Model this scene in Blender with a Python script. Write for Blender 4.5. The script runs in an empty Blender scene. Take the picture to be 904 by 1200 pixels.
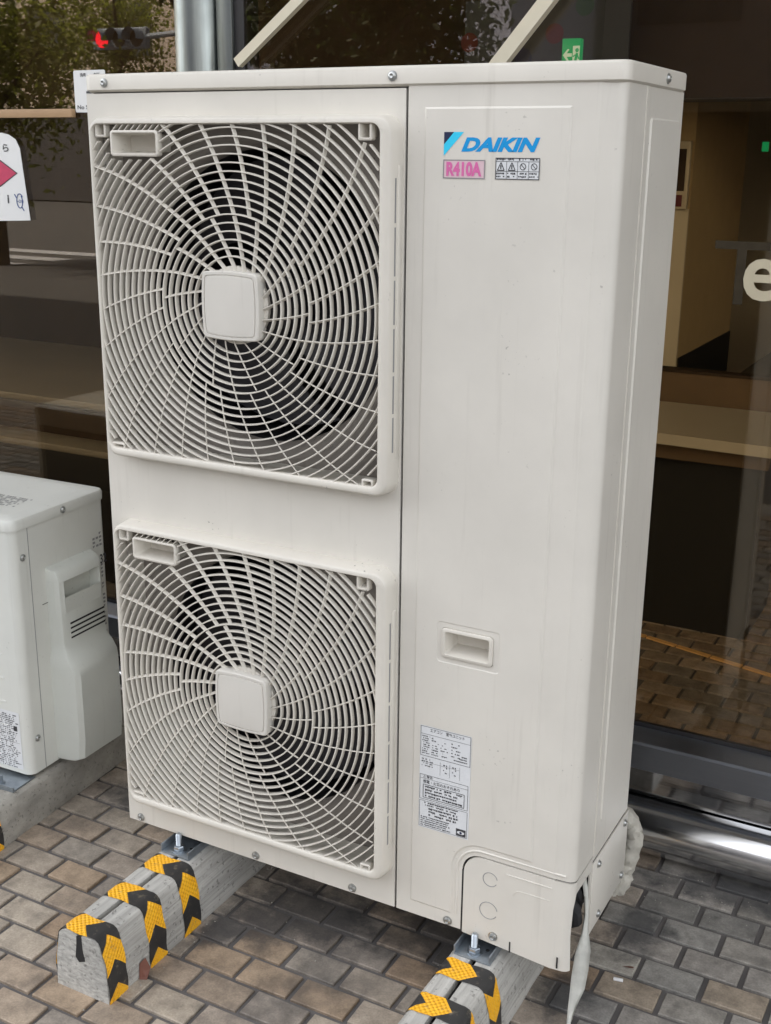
import bpy, bmesh, math, random
import numpy as np
from mathutils import Vector, Matrix
from mathutils.geometry import tessellate_polygon
random.seed(4)
rng = np.random.default_rng(4)
S = bpy.context.scene
COL = S.collection
PI = math.pi

# ------------------------------------------------------------------ camera
Z0 = 0.15                                   # height of the tall unit's base above the paving
cam_d = bpy.data.cameras.new('camera')
cam = bpy.data.objects.new('camera', cam_d)
COL.objects.link(cam)
S.camera = cam
yaw, pitch, roll = 0.490986795, -0.295135916, 0.0108253302
_f = Vector((-math.sin(yaw) * math.cos(pitch), math.cos(yaw) * math.cos(pitch), math.sin(pitch)))
_r0 = Vector((math.cos(yaw), math.sin(yaw), 0))
_u0 = _r0.cross(_f)
_r = _r0 * math.cos(roll) + _u0 * math.sin(roll)
_u = -_r0 * math.sin(roll) + _u0 * math.cos(roll)
_m = Matrix((_r, _u, -_f)).transposed().to_4x4()
_m.translation = Vector((1.38268639, -1.54263122, 1.24220952 + Z0))
cam.matrix_world = _m
cam_d.sensor_fit = 'HORIZONTAL'
cam_d.sensor_width = 36.0
cam_d.lens = 36.0 * 1374.179 / 904.0
cam_d.clip_start = 0.02
cam_d.clip_end = 500
cam_d.dof.use_dof = False

# ------------------------------------------------------------------ light
S.view_settings.view_transform = 'Standard'
S.view_settings.look = 'None'
S.view_settings.exposure = 2.27
S.view_settings.gamma = 1.0
SUN_EL, SUN_AZ = math.radians(50), math.radians(-55)     # azimuth clockwise from +Y (north)
W = bpy.data.worlds.new('World')
S.world = W
W.use_nodes = True
nt = W.node_tree
nt.nodes.clear()
sky = nt.nodes.new('ShaderNodeTexSky')
sky.sky_type = 'NISHITA'
sky.sun_disc = False
sky.sun_elevation = SUN_EL
sky.sun_rotation = SUN_AZ
sky.air_density = 1.0
sky.dust_density = 2.0
hs = nt.nodes.new('ShaderNodeHueSaturation')
hs.inputs['Saturation'].default_value = 0.16              # hazy, pale summer sky
bg = nt.nodes.new('ShaderNodeBackground')
bg.inputs['Strength'].default_value = 0.15
wo = nt.nodes.new('ShaderNodeOutputWorld')
nt.links.new(sky.outputs[0], hs.inputs['Color'])
nt.links.new(hs.outputs[0], bg.inputs['Color'])
nt.links.new(bg.outputs[0], wo.inputs['Surface'])
sd = bpy.data.lights.new('sun', 'SUN')
sd.energy = 4.0
sd.angle = math.radians(0.5)
sd.color = (1.0, 0.95, 0.88)
so = bpy.data.objects.new('sun', sd)
COL.objects.link(so)
_d = Vector((math.sin(SUN_AZ) * math.cos(SUN_EL), math.cos(SUN_AZ) * math.cos(SUN_EL), math.sin(SUN_EL)))
so.rotation_euler = _d.to_track_quat('Z', 'Y').to_euler()
so.location = (0, 6, 16)

# ------------------------------------------------------------------ materials
def N(nt, t, **kw):
    n = nt.nodes.new(t)
    for k, v in kw.items():
        if hasattr(n, k):
            setattr(n, k, v)
        else:
            n.inputs[k].default_value = v
    return n

def L(nt, a, b):
    nt.links.new(a, b)

def new_mat(name):
    m = bpy.data.materials.new(name)
    m.use_nodes = True
    nt = m.node_tree
    return m, nt, nt.nodes['Principled BSDF']

def rgba(c):
    return (c[0], c[1], c[2], 1.0)

def mixc(nt, fac, a, b, mode='MIX'):
    n = nt.nodes.new('ShaderNodeMix')
    n.data_type = 'RGBA'
    n.blend_type = mode
    for s, v in ((0, fac), (6, a), (7, b)):
        if hasattr(v, 'is_linked') or hasattr(v, 'links'):
            L(nt, v, n.inputs[s])
        elif s == 0:
            n.inputs[0].default_value = v
        else:
            n.inputs[s].default_value = rgba(v)
    return n.outputs[2]

def ramp(nt, src, a, b, va=0.0, vb=1.0):
    n = nt.nodes.new('ShaderNodeMapRange')
    n.inputs[1].default_value = a
    n.inputs[2].default_value = b
    n.inputs[3].default_value = va
    n.inputs[4].default_value = vb
    L(nt, src, n.inputs[0])
    return n.outputs[0]

def noise(nt, scale, detail=4, rough=0.55, vec=None, stretch=None, coord='Object'):
    if coord == 'World':
        g = nt.nodes.new('ShaderNodeNewGeometry')
        v = g.outputs['Position']
    else:
        g = nt.nodes.new('ShaderNodeTexCoord')
        v = g.outputs[coord]
    if stretch:
        mp = nt.nodes.new('ShaderNodeMapping')
        mp.inputs['Scale'].default_value = stretch
        L(nt, v, mp.inputs[0])
        v = mp.outputs[0]
    n = nt.nodes.new('ShaderNodeTexNoise')
    n.inputs['Scale'].default_value = scale
    n.inputs['Detail'].default_value = detail
    n.inputs['Roughness'].default_value = rough
    L(nt, v, n.inputs['Vector'])
    return n.outputs['Fac']

def bump(nt, b, h, strength=0.2, dist=0.01):
    n = nt.nodes.new('ShaderNodeBump')
    n.inputs['Strength'].default_value = strength
    n.inputs['Distance'].default_value = dist
    L(nt, h, n.inputs['Height'])
    L(nt, n.outputs[0], b.inputs['Normal'])

def simple(name, col, rough=0.5, metal=0.0, var=0.12, scale=30, spec=0.5, bmp=0.0):
    m, nt, b = new_mat(name)
    f = noise(nt, scale)
    dark = tuple(c * (1 - var) for c in col)
    lite = tuple(min(1, c * (1 + var)) for c in col)
    L(nt, mixc(nt, f, dark, lite), b.inputs['Base Color'])
    b.inputs['Roughness'].default_value = rough
    b.inputs['Metallic'].default_value = metal
    b.inputs['Specular IOR Level'].default_value = spec
    if bmp:
        bump(nt, b, f, bmp, 0.005)
    return m

def paint(name, col, rough=0.38, dirt=1.0, grime=(0.23, 0.20, 0.16)):
    m, nt, b = new_mat(name)
    big = noise(nt, 5.0, 5, 0.6, coord='World')
    c = mixc(nt, ramp(nt, big, 0.3, 0.7), tuple(x * 0.90 for x in col), col)
    streak = noise(nt, 9.0, 4, 0.6, stretch=(6, 6, 0.35), coord='World')
    c = mixc(nt, ramp(nt, streak, 0.60, 0.82, 0, 0.22 * min(dirt, 1.0)), c, grime)
    speck = noise(nt, 150.0, 2, 0.5, coord='World')
    patch = noise(nt, 11.0, 3, 0.6, coord='World')
    mm = nt.nodes.new('ShaderNodeMath'); mm.operation = 'MULTIPLY'
    L(nt, ramp(nt, speck, 0.67, 0.74), mm.inputs[0])
    L(nt, ramp(nt, patch, 0.56, 0.72, 0, 0.7 * dirt), mm.inputs[1])
    c = mixc(nt, mm.outputs[0], c, tuple(x * 0.35 for x in grime))
    L(nt, c, b.inputs['Base Color'])
    L(nt, ramp(nt, big, 0.2, 0.8, rough - 0.05, rough + 0.1), b.inputs['Roughness'])
    b.inputs['Specular IOR Level'].default_value = 0.45
    bump(nt, b, noise(nt, 500.0, 2, coord='World'), 0.05, 0.001)
    return m

PAINT = paint('offwhite_painted_steel', (0.66, 0.628, 0.566))
LIDP = paint('offwhite_lid_paint', (0.66, 0.624, 0.555), 0.4, 2.2)
PLAST = paint('offwhite_grille_plastic', (0.64, 0.603, 0.535), 0.45, 1.5)
SHADEDIN = paint('shaded_inner_plate', (0.25, 0.225, 0.20), 0.7, 2.0)  # shade behind the grille, with some dust, put into the paint colour
HUBP = paint('hub_cover_plastic', (0.60, 0.572, 0.52), 0.6, 1.0)
PAINT2 = paint('pale_grey_white_paint', (0.66, 0.665, 0.62), 0.35, 1.0)
PLAST2 = paint('pale_cover_plastic', (0.60, 0.615, 0.57), 0.42, 1.3)
DARKIN = simple('dark_fan_housing', (0.012, 0.010, 0.013), 0.6)
BLADE = simple('dark_fan_blade', (0.02, 0.018, 0.022), 0.45)
FINS = simple('dark_heat_exchanger', (0.012, 0.012, 0.014), 0.6)
GALV = simple('galvanised_steel', (0.34, 0.38, 0.42), 0.38, 0.85, 0.25, 60)
BOLT = simple('zinc_bolt', (0.42, 0.46, 0.50), 0.34, 0.9, 0.15, 80)
SCREW = simple('screw_metal', (0.45, 0.46, 0.45), 0.3, 0.85, 0.2, 200)
RUBBER = simple('black_rubber', (0.02, 0.02, 0.022), 0.7)
GAP = simple('dark_gap', (0.015, 0.014, 0.014), 0.8)
BLUE = simple('print_blue', (0.0, 0.27, 0.62), 0.4, 0, 0.03)
CYAN = simple('print_cyan', (0.03, 0.55, 0.80), 0.4, 0, 0.03)
NAVY = simple('print_navy', (0.012, 0.018, 0.06), 0.4, 0, 0.03)
PINK = simple('print_pink', (0.62, 0.13, 0.34), 0.45, 0, 0.04)
PALEPINK = simple('print_pale_pink', (0.64, 0.46, 0.50), 0.45, 0, 0.04)
INK = simple('print_ink', (0.05, 0.05, 0.055), 0.5, 0, 0.05)
GREYINK = simple('print_grey_ink', (0.24, 0.24, 0.24), 0.5, 0, 0.05)
LABELW = simple('label_white', (0.66, 0.67, 0.68), 0.35, 0, 0.03)
STICKW = simple('sticker_white', (0.74, 0.74, 0.73), 0.35, 0, 0.04, 8)
CRIM = simple('sticker_crimson', (0.50, 0.035, 0.10), 0.4, 0, 0.25, 60)
STBLUE = simple('sticker_blue', (0.02, 0.06, 0.22), 0.4, 0, 0.05)
LEAF = simple('dry_leaf_brown', (0.16, 0.06, 0.04), 0.6, 0, 0.3, 60)
WRAP = simple('pipe_wrap_tape', (0.42, 0.40, 0.35), 0.55, 0, 0.35, 40, 0.4, 0.4)
RIBBON = simple('ivory_finishing_tape', (0.50, 0.50, 0.46), 0.45, 0, 0.35, 45, 0.4, 0.3)
GRIT = simple('pale_grit', (0.32, 0.30, 0.26), 0.9, 0, 0.6, 300)
LITTER = simple('litter_white', (0.7, 0.7, 0.7), 0.6)
BRONZEMET = simple('dark_bronze_frame', (0.03, 0.028, 0.028), 0.35, 0.6)

def steel(name, col, rough, stretch, var=0.25, rv=0.14):
    m, nt, b = new_mat(name)
    f = noise(nt, 14, 5, 0.6, stretch=stretch)
    g = noise(nt, 7, 5, 0.65)
    c = mixc(nt, f, tuple(x * (1 - var) for x in col), col)
    c = mixc(nt, ramp(nt, g, 0.55, 0.8, 0, 0.35), c, tuple(x * 0.45 for x in col))
    L(nt, c, b.inputs['Base Color'])
    b.inputs['Metallic'].default_value = 1.0
    L(nt, ramp(nt, g, 0.3, 0.75, rough, rough + rv), b.inputs['Roughness'])
    bump(nt, b, f, 0.04, 0.002)
    return m
STEELTUBE = steel('polished_stainless', (0.84, 0.84, 0.84), 0.11, (0.4, 14, 14))
STEELSILL = steel('brushed_stainless', (0.33, 0.35, 0.39), 0.3, (0.4, 20, 20), 0.12)
STEELKICK = steel('mirror_stainless', (0.55, 0.55, 0.56), 0.03, (0.4, 14, 14), 0.1, 0.03)
STEELCOL = steel('stainless_column_skin', (0.33, 0.355, 0.345), 0.28, (10, 10, 0.5), 0.4)

# bronze tinted window glass: sees through and mirrors the street
def glass_mat(name, tint, fac, gcol):
    m = bpy.data.materials.new(name)
    m.use_nodes = True
    nt = m.node_tree
    nt.nodes.clear()
    out = nt.nodes.new('ShaderNodeOutputMaterial')
    tr = nt.nodes.new('ShaderNodeBsdfTransparent')
    tr.inputs[0].default_value = rgba(tint)
    gl = nt.nodes.new('ShaderNodeBsdfGlossy')
    gl.inputs['Color'].default_value = rgba(gcol)
    gl.inputs['Roughness'].default_value = 0.0
    lw = nt.nodes.new('ShaderNodeLayerWeight')
    lw.inputs['Blend'].default_value = 0.5
    pw = nt.nodes.new('ShaderNodeMath'); pw.operation = 'POWER'; pw.inputs[1].default_value = 5.0
    L(nt, lw.outputs['Facing'], pw.inputs[0])
    ad = nt.nodes.new('ShaderNodeMath'); ad.operation = 'MULTIPLY_ADD'; ad.use_clamp = True
    ad.inputs[1].default_value = 1.0 - fac; ad.inputs[2].default_value = fac
    L(nt, pw.outputs[0], ad.inputs[0])
    mx = nt.nodes.new('ShaderNodeMixShader')
    L(nt, ad.outputs[0], mx.inputs[0])
    L(nt, tr.outputs[0], mx.inputs[1])
    L(nt, gl.outputs[0], mx.inputs[2])
    L(nt, mx.outputs[0], out.inputs['Surface'])
    return m
GLASS = glass_mat('bronze_window_glass', (0.885, 0.825, 0.72), 0.06, (1.0, 0.94, 0.85))

def concrete(name, col, stretch=(1, 1, 1), rough=0.85, dirt=0.6):
    m, nt, b = new_mat(name)
    f = noise(nt, 16, 6, 0.65, stretch=stretch)
    g = noise(nt, 5, 5, 0.6)
    c = mixc(nt, ramp(nt, f, 0.3, 0.7), tuple(x * 0.62 for x in col), tuple(x * 1.18 for x in col))
    c = mixc(nt, ramp(nt, g, 0.45, 0.75, 0, dirt), c, tuple(x * 0.35 for x in col))
    sp = noise(nt, 130, 3, 0.6)
    pit = ramp(nt, sp, 0.60, 0.68)
    c = mixc(nt, ramp(nt, sp, 0.60, 0.68, 0, 0.65), c, tuple(x * 0.38 for x in col))
    L(nt, c, b.inputs['Base Color'])
    b.inputs['Roughness'].default_value = rough
    b.inputs['Specular IOR Level'].default_value = 0.25
    hsum = nt.nodes.new('ShaderNodeMath'); hsum.operation = 'SUBTRACT'
    L(nt, f, hsum.inputs[0]); L(nt, pit, hsum.inputs[1])
    bump(nt, b, hsum.outputs[0], 0.55, 0.004)
    return m
CONC = concrete('board_marked_concrete', (0.47, 0.455, 0.42), (5, 0.28, 11.0), 0.85, 0.45)
CONC2 = concrete('smooth_kerb_concrete', (0.36, 0.34, 0.30), (1, 0.6, 1), 0.85, 0.4)

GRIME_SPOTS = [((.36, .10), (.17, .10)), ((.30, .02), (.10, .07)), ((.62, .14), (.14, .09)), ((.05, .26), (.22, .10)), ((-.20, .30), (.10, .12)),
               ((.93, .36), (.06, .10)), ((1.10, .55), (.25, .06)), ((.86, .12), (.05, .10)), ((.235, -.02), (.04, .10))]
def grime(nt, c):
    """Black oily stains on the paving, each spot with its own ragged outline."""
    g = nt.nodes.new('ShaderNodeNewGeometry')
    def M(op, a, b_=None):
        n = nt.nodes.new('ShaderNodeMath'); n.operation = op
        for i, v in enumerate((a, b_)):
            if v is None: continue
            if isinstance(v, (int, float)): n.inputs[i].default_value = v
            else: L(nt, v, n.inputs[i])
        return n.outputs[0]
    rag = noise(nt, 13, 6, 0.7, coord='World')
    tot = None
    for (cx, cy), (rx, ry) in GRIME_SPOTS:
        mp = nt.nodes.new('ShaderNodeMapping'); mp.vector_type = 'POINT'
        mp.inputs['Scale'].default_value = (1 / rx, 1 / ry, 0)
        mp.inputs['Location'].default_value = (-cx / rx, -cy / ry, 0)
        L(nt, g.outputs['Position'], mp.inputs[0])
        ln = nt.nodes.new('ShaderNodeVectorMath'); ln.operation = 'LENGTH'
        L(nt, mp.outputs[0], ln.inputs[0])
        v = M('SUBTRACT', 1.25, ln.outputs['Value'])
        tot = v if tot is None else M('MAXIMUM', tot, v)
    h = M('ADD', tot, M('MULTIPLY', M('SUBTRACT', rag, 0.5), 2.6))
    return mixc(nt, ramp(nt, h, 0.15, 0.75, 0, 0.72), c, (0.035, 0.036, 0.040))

def brick_mat(name, island=False):
    m, nt, b = new_mat(name)
    if island:
        g = nt.nodes.new('ShaderNodeNewGeometry')
        rnd = g.outputs['Random Per Island']
        cr = nt.nodes.new('ShaderNodeValToRGB')
        cr.color_ramp.interpolation = 'CONSTANT'
        cols = [(0.0, (0.30, 0.275, 0.245)), (0.22, (0.25, 0.235, 0.215)), (0.45, (0.33, 0.305, 0.27)),
                (0.62, (0.27, 0.205, 0.15)), (0.74, (0.22, 0.205, 0.19)), (0.88, (0.29, 0.235, 0.18))]
        el = cr.color_ramp.elements
        el[0].position, el[0].color = cols[0][0], rgba(cols[0][1])
        el[1].position, el[1].color = cols[1][0], rgba(cols[1][1])
        for p, c in cols[2:]:
            e = el.new(p); e.color = rgba(c)
        L(nt, rnd, cr.inputs[0])
        base = cr.outputs[0]
    else:
        oi = nt.nodes.new('ShaderNodeObjectInfo')
        base = oi.outputs['Color']
    f = noise(nt, 22, 6, 0.65, coord='World')
    c = mixc(nt, ramp(nt, f, 0.3, 0.72, 0.55, 1.15), (0, 0, 0), base)
    c2 = nt.nodes.new('ShaderNodeMix'); c2.data_type = 'RGBA'; c2.blend_type = 'MULTIPLY'
    c2.inputs[0].default_value = 1.0
    gr = noise(nt, 260, 3, 0.6, coord='World')
    v = ramp(nt, gr, 0.3, 0.7, 0.82, 1.12)
    cb = nt.nodes.new('ShaderNodeCombineColor')
    for i in range(3):
        L(nt, v, cb.inputs[i])
    L(nt, c, c2.inputs[6]); L(nt, cb.outputs[0], c2.inputs[7])
    c = c2.outputs[2]
    st = noise(nt, 3.1, 5, 0.7, coord='World')
    c = mixc(nt, ramp(nt, st, 0.52, 0.70, 0, 0.6), c, (0.055, 0.052, 0.052))   # oily grime stains
    sb = noise(nt, 17, 3, 0.55, coord='World')
    c = mixc(nt, ramp(nt, sb, 0.62, 0.74, 0, 0.55), c, (0.06, 0.055, 0.05))
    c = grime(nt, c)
    L(nt, c, b.inputs['Base Color'])
    L(nt, ramp(nt, f, 0.3, 0.7, 0.75, 0.5), b.inputs['Roughness'])
    b.inputs['Specular IOR Level'].default_value = 0.35
    bump(nt, b, gr, 0.25, 0.002)
    return m
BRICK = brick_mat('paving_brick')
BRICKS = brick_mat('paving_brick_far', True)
MORTAR = simple('dirty_mortar', (0.125, 0.116, 0.112), 0.9, 0, 0.5, 9, 0.2, 0.5)
ASPH = simple('asphalt', (0.05, 0.05, 0.052), 0.85, 0, 0.3, 60)
ROADW = simple('road_paint_white', (0.38, 0.39, 0.42), 0.7)

# interior materials
TANWALL = simple('tan_wall', (0.52, 0.38, 0.21), 0.7, 0, 0.12, 12)
CREAMW = simple('cream_wall', (0.62, 0.54, 0.40), 0.7, 0, 0.08, 8)
DARKWOOD = simple('dark_brown_panel', (0.055, 0.038, 0.026), 0.6, 0, 0.25, 8, 0.08)
MIDWOOD = simple('brown_panel', (0.17, 0.115, 0.07), 0.6, 0, 0.2, 8, 0.15)
DEEPWOOD = simple('deep_brown_panel', (0.055, 0.038, 0.026), 0.6, 0, 0.3, 3, 0.1)
TABLETOP = simple('greige_table_top', (0.24, 0.215, 0.175), 0.35, 0, 0.08, 8)
COUNTERT = simple('cream_counter_top', (0.52, 0.46, 0.36), 0.3, 0, 0.06, 8)
BASEB = simple('black_skirting', (0.015, 0.014, 0.013), 0.5)
CARPET = simple('speckled_carpet', (0.12, 0.10, 0.075), 0.95, 0, 0.8, 90)
CEIL = simple('pale_ceiling', (0.55, 0.5, 0.42), 0.8)
BRACE = simple('cream_steel_brace', (0.66, 0.60, 0.46), 0.5, 0, 0.06)
BLACKMET = simple('black_metal', (0.015, 0.014, 0.015), 0.4)
POSTERB = simple('poster_grey_blue', (0.06, 0.07, 0.095), 0.6)
DOTR = simple('dot_red', (0.13, 0.015, 0.02), 0.5)
DOTG = simple('dot_green', (0.012, 0.07, 0.02), 0.5)
DOTB = simple('dot_blue', (0.012, 0.02, 0.09), 0.5)
SUNSTRIP = simple('painted_sunlight', (0.80, 0.47, 0.17), 0.4, 0, 0.2, 60)  # sunlight on the shop floor put into a yellow colour
TIMBER = simple('light_timber', (0.42, 0.27, 0.15), 0.55, 0, 0.12, 20)
GHOST = simple('worn_vinyl', (0.055, 0.044, 0.030), 1.0, 0, 0.3, 60, 0.0)
VINYL = simple('cream_vinyl', (0.60, 0.53, 0.38), 0.5, 0, 0.06)

def emis(name, col, strength):
    m, nt, b = new_mat(name)
    b.inputs['Base Color'].default_value = rgba(tuple(c * 0.5 for c in col))
    b.inputs['Emission Color'].default_value = rgba(col)
    b.inputs['Emission Strength'].default_value = strength
    b.inputs['Roughness'].default_value = 0.4
    return m
EXITG = emis('exit_sign_green', (0.02, 0.55, 0.20), 0.10)
EXITW = emis('exit_sign_white', (0.75, 0.95, 0.80), 0.12)
REDLAMP = emis('red_signal_lamp', (1.0, 0.02, 0.04), 1.6)
def leaf_mat(name, col):
    m = simple(name, col, 0.6, 0, 0.5, 2)
    nt = m.node_tree; b = nt.nodes['Principled BSDF']; out = nt.nodes['Material Output']
    tr = nt.nodes.new('ShaderNodeBsdfTranslucent'); tr.inputs[0].default_value = rgba((col[0] * 1.6, col[1] * 1.8, col[2]))
    mx = nt.nodes.new('ShaderNodeMixShader'); mx.inputs[0].default_value = 0.5
    L(nt, b.outputs[0], mx.inputs[1]); L(nt, tr.outputs[0], mx.inputs[2]); L(nt, mx.outputs[0], out.inputs['Surface'])
    return m
LEAFG = leaf_mat('tree_leaf', (0.14, 0.145, 0.04))
LEAFD = leaf_mat('tree_leaf_dark', (0.04, 0.05, 0.02))
BARK = simple('tree_bark', (0.09, 0.07, 0.05), 0.9, 0, 0.3, 10)
FACB = simple('facade_beige', (0.50, 0.42, 0.36), 0.8, 0, 0.1, 1)
FACG = simple('facade_grey', (0.45, 0.45, 0.45), 0.8, 0, 0.1, 1)
FACN = simple('facade_tile_navy', (0.26, 0.27, 0.36), 0.5, 0, 0.15, 3)
FACD = simple('facade_dark', (0.05, 0.047, 0.05), 0.6, 0, 0.15, 3)
WINDK = simple('dark_window', (0.02, 0.025, 0.03), 0.15)
SIGM = simple('signal_housing', (0.20, 0.24, 0.30), 0.5)
LENSD = simple('dark_lens', (0.03, 0.02, 0.015), 0.3)

# hazard tape: printed chevrons laid out in tape coordinates (UV, metres)
def tape_mat():
    m, nt, b = new_mat('hazard_tape')
    uv = nt.nodes.new('ShaderNodeUVMap'); uv.uv_map = 'tape'
    sx = nt.nodes.new('ShaderNodeSeparateXYZ')
    L(nt, uv.outputs[0], sx.inputs[0])
    def M(op, a, b_=None, c=None):
        n = nt.nodes.new('ShaderNodeMath'); n.operation = op
        for i, v in enumerate((a, b_, c)):
            if v is None: continue
            if isinstance(v, (int, float)): n.inputs[i].default_value = v
            else: L(nt, v, n.inputs[i])
        return n.outputs[0]
    s = sx.outputs[0]; v = sx.outputs[1]
    z = M('ADD', s, M('ABSOLUTE', v))
    fr = M('FRACT', M('ADD', M('DIVIDE', M('SUBTRACT', z, 0.030), 0.092), 4.0))
    yel = M('GREATER_THAN', fr, 0.5)
    f = noise(nt, 40, 5, 0.6)
    cy = mixc(nt, ramp(nt, f, 0.3, 0.75), (0.86, 0.40, 0.012), (0.93, 0.49, 0.02))
    cb = mixc(nt, f, (0.012, 0.012, 0.013), (0.045, 0.043, 0.042))
    tc = mixc(nt, yel, cb, cy)
    wr = noise(nt, 75, 5, 0.7)
    tc = mixc(nt, ramp(nt, wr, 0.57, 0.70, 0, 0.65), tc, (0.20, 0.17, 0.12))
    L(nt, tc, b.inputs['Base Color'])
    b.inputs['Roughness'].default_value = 0.45
    # embossed lens grid on the yellow
    a1 = M('SINE', M('MULTIPLY', s, 2 * PI / 0.0095))
    a2 = M('SINE', M('MULTIPLY', v, 2 * PI / 0.0095))
    h = M('MULTIPLY', M('MULTIPLY', a1, a2), yel)
    bump(nt, b, h, 0.6, 0.0015)
    return m
TAPE = tape_mat()

# ------------------------------------------------------------------ mesh helpers
class MB:
    def __init__(self):
        self.v = []; self.f = []; self.uv = None
    def add(self, vs, fs):
        o = len(self.v)
        self.v.extend([tuple(p) for p in vs])
        self.f.extend([tuple(i + o for i in f) for f in fs])
        return self
    def box(self, x0, x1, y0, y1, z0, z1, c=0.0):
        if x0 > x1: x0, x1 = x1, x0
        if y0 > y1: y0, y1 = y1, y0
        if z0 > z1: z0, z1 = z1, z0
        c = min(c, (x1 - x0) * .49, (y1 - y0) * .49, (z1 - z0) * .49)
        if c <= 0:
            vs = [(x, y, z) for x in (x0, x1) for y in (y0, y1) for z in (z0, z1)]
            fs = [(0, 1, 3, 2), (4, 6, 7, 5), (0, 4, 5, 1), (2, 3, 7, 6), (0, 2, 6, 4), (1, 5, 7, 3)]
            return self.add(vs, fs)
        bm = bmesh.new()
        bmesh.ops.create_cube(bm, size=1)
        for v in bm.verts:
            v.co = Vector((x0 if v.co.x < 0 else x1, y0 if v.co.y < 0 else y1, z0 if v.co.z < 0 else z1))
        bmesh.ops.bevel(bm, geom=list(bm.edges), offset=c, segments=2, profile=0.5, affect='EDGES')
        bm.verts.index_update()
        self.add([v.co[:] for v in bm.verts], [[v.index for v in f.verts] for f in bm.faces])
        bm.free()
        return self
    def loft(self, loops, close=True, cap0=False, cap1=False):
        n = len(loops[0])
        o = len(self.v)
        for lp in loops: self.v.extend([tuple(p) for p in lp])
        rng_ = range(n) if close else range(n - 1)
        for k in range(len(loops) - 1):
            for i in rng_:
                j = (i + 1) % n
                self.f.append((o + k * n + i, o + k * n + j, o + (k + 1) * n + j, o + (k + 1) * n + i))
        if cap0: self.f.append(tuple(o + i for i in range(n)))
        if cap1: self.f.append(tuple(o + (len(loops) - 1) * n + i for i in range(n)))
        return self
    def flat(self, polys):
        pts = [p for lp in polys for p in lp]
        tris = tessellate_polygon([[Vector(p) for p in lp] for lp in polys])
        return self.add(pts, tris)
    def disc(self, c, r, axis='y', n=24):
        return self.add([_ring(c, r, axis, i / n * 2 * PI) for i in range(n)], [tuple(range(n))])
    def lathe(self, c, prof, axis='y', n=24, cap0=False, cap1=False):
        loops = []
        for r, h in prof:
            k = {'x': 0, 'y': 1, 'z': 2}[axis]
            cc = list(c); cc[k] += h
            loops.append([_ring(cc, r, axis, i / n * 2 * PI) for i in range(n)])
        return self.loft(loops, True, cap0, cap1)
    def tube(self, pts, r, n=10, cap=True, rs=None):
        P = [Vector(p) for p in pts]
        loops = []
        up = Vector((0.13, 0.31, 0.94)).normalized()
        for i, p in enumerate(P):
            t = (P[min(i + 1, len(P) - 1)] - P[max(i - 1, 0)]).normalized()
            a = up - t * up.dot(t)
            if a.length < 0.1: a = Vector((1, 0, 0)) - t * t.x
            a.normalize(); b = t.cross(a); up = a
            rr = rs[i] if rs else r
            loops.append([tuple(p + a * rr * math.cos(k / n * 2 * PI) + b * rr * math.sin(k / n * 2 * PI)) for k in range(n)])
        return self.loft(loops, True, cap, cap)
    def mesh(self, name, mat, sharp=35, smooth=True):
        me = bpy.data.meshes.new(name)
        me.from_pydata(self.v, [], self.f)
        bm = bmesh.new(); bm.from_mesh(me)
        bmesh.ops.recalc_face_normals(bm, faces=bm.faces)
        bm.to_mesh(me); bm.free()
        for mm in (mat if isinstance(mat, (list, tuple)) else [mat]):
            me.materials.append(mm)
        if smooth:
            me.shade_smooth()
            me.set_sharp_from_angle(angle=math.radians(sharp))
        me.update()
        return me
    def obj(self, name, mat, parent=None, loc=(0, 0, 0), sharp=35, smooth=True, label=None):
        o = bpy.data.objects.new(name, self.mesh(name, mat, sharp, smooth))
        COL.objects.link(o)
        o.location = loc
        if parent: o.parent = parent
        if label: o['label'] = label
        return o

def _ring(c, r, axis, a):
    ca, sa = r * math.cos(a), r * math.sin(a)
    if axis == 'y': return (c[0] + ca, c[1], c[2] + sa)
    if axis == 'x': return (c[0], c[1] + ca, c[2] + sa)
    return (c[0] + ca, c[1] + sa, c[2])

def link(name, me, parent, loc=(0, 0, 0)):
    o = bpy.data.objects.new(name, me); COL.objects.link(o); o.location = loc
    if parent: o.parent = parent
    return o

def thing(name, label, cat, loc=(0, 0, 0), group=None, rz=0):
    o = bpy.data.objects.new(name, None); COL.objects.link(o)
    o.location = loc; o.rotation_euler = (0, 0, rz); o.empty_display_size = .05
    o['label'] = label; o['category'] = cat
    if group: o['group'] = group
    return o

def tag(o, label, cat, group=None):
    o['label'] = label; o['category'] = cat
    if group: o['group'] = group
    return o

def struct(o, label=None, kind='structure'):
    o['kind'] = kind
    if label: o['label'] = label
    return o

def copy_tree(o, parent=None):
    c = o.copy(); COL.objects.link(c)
    if parent: c.parent = parent
    for ch in list(o.children): copy_tree(ch, c)
    return c

def rrect(x0, x1, z0, z1, r, y, n=6):
    pts = []
    for cx, cz, a0 in ((x1 - r, z1 - r, 0), (x0 + r, z1 - r, PI / 2), (x0 + r, z0 + r, PI), (x1 - r, z0 + r, 1.5 * PI)):
        for i in range(n + 1):
            a = a0 + i / n * PI / 2
            pts.append((cx + r * math.cos(a), y, cz + r * math.sin(a)))
    return pts

def rrect_yz(y0, y1, z0, z1, r, x, n=6):
    return [(x, p[0], p[2]) for p in rrect(y0, y1, z0, z1, r, 0, n)]

def rrect_xy(x0, x1, y0, y1, r, z, n=6):
    return [(p[0], p[2], z) for p in rrect(x0, x1, y0, y1, r, 0, n)]

def circ(cx, cz, r, y, n=96):
    return [(cx + r * math.cos(i / n * 2 * PI), y, cz + r * math.sin(i / n * 2 * PI)) for i in range(n)]

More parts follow.
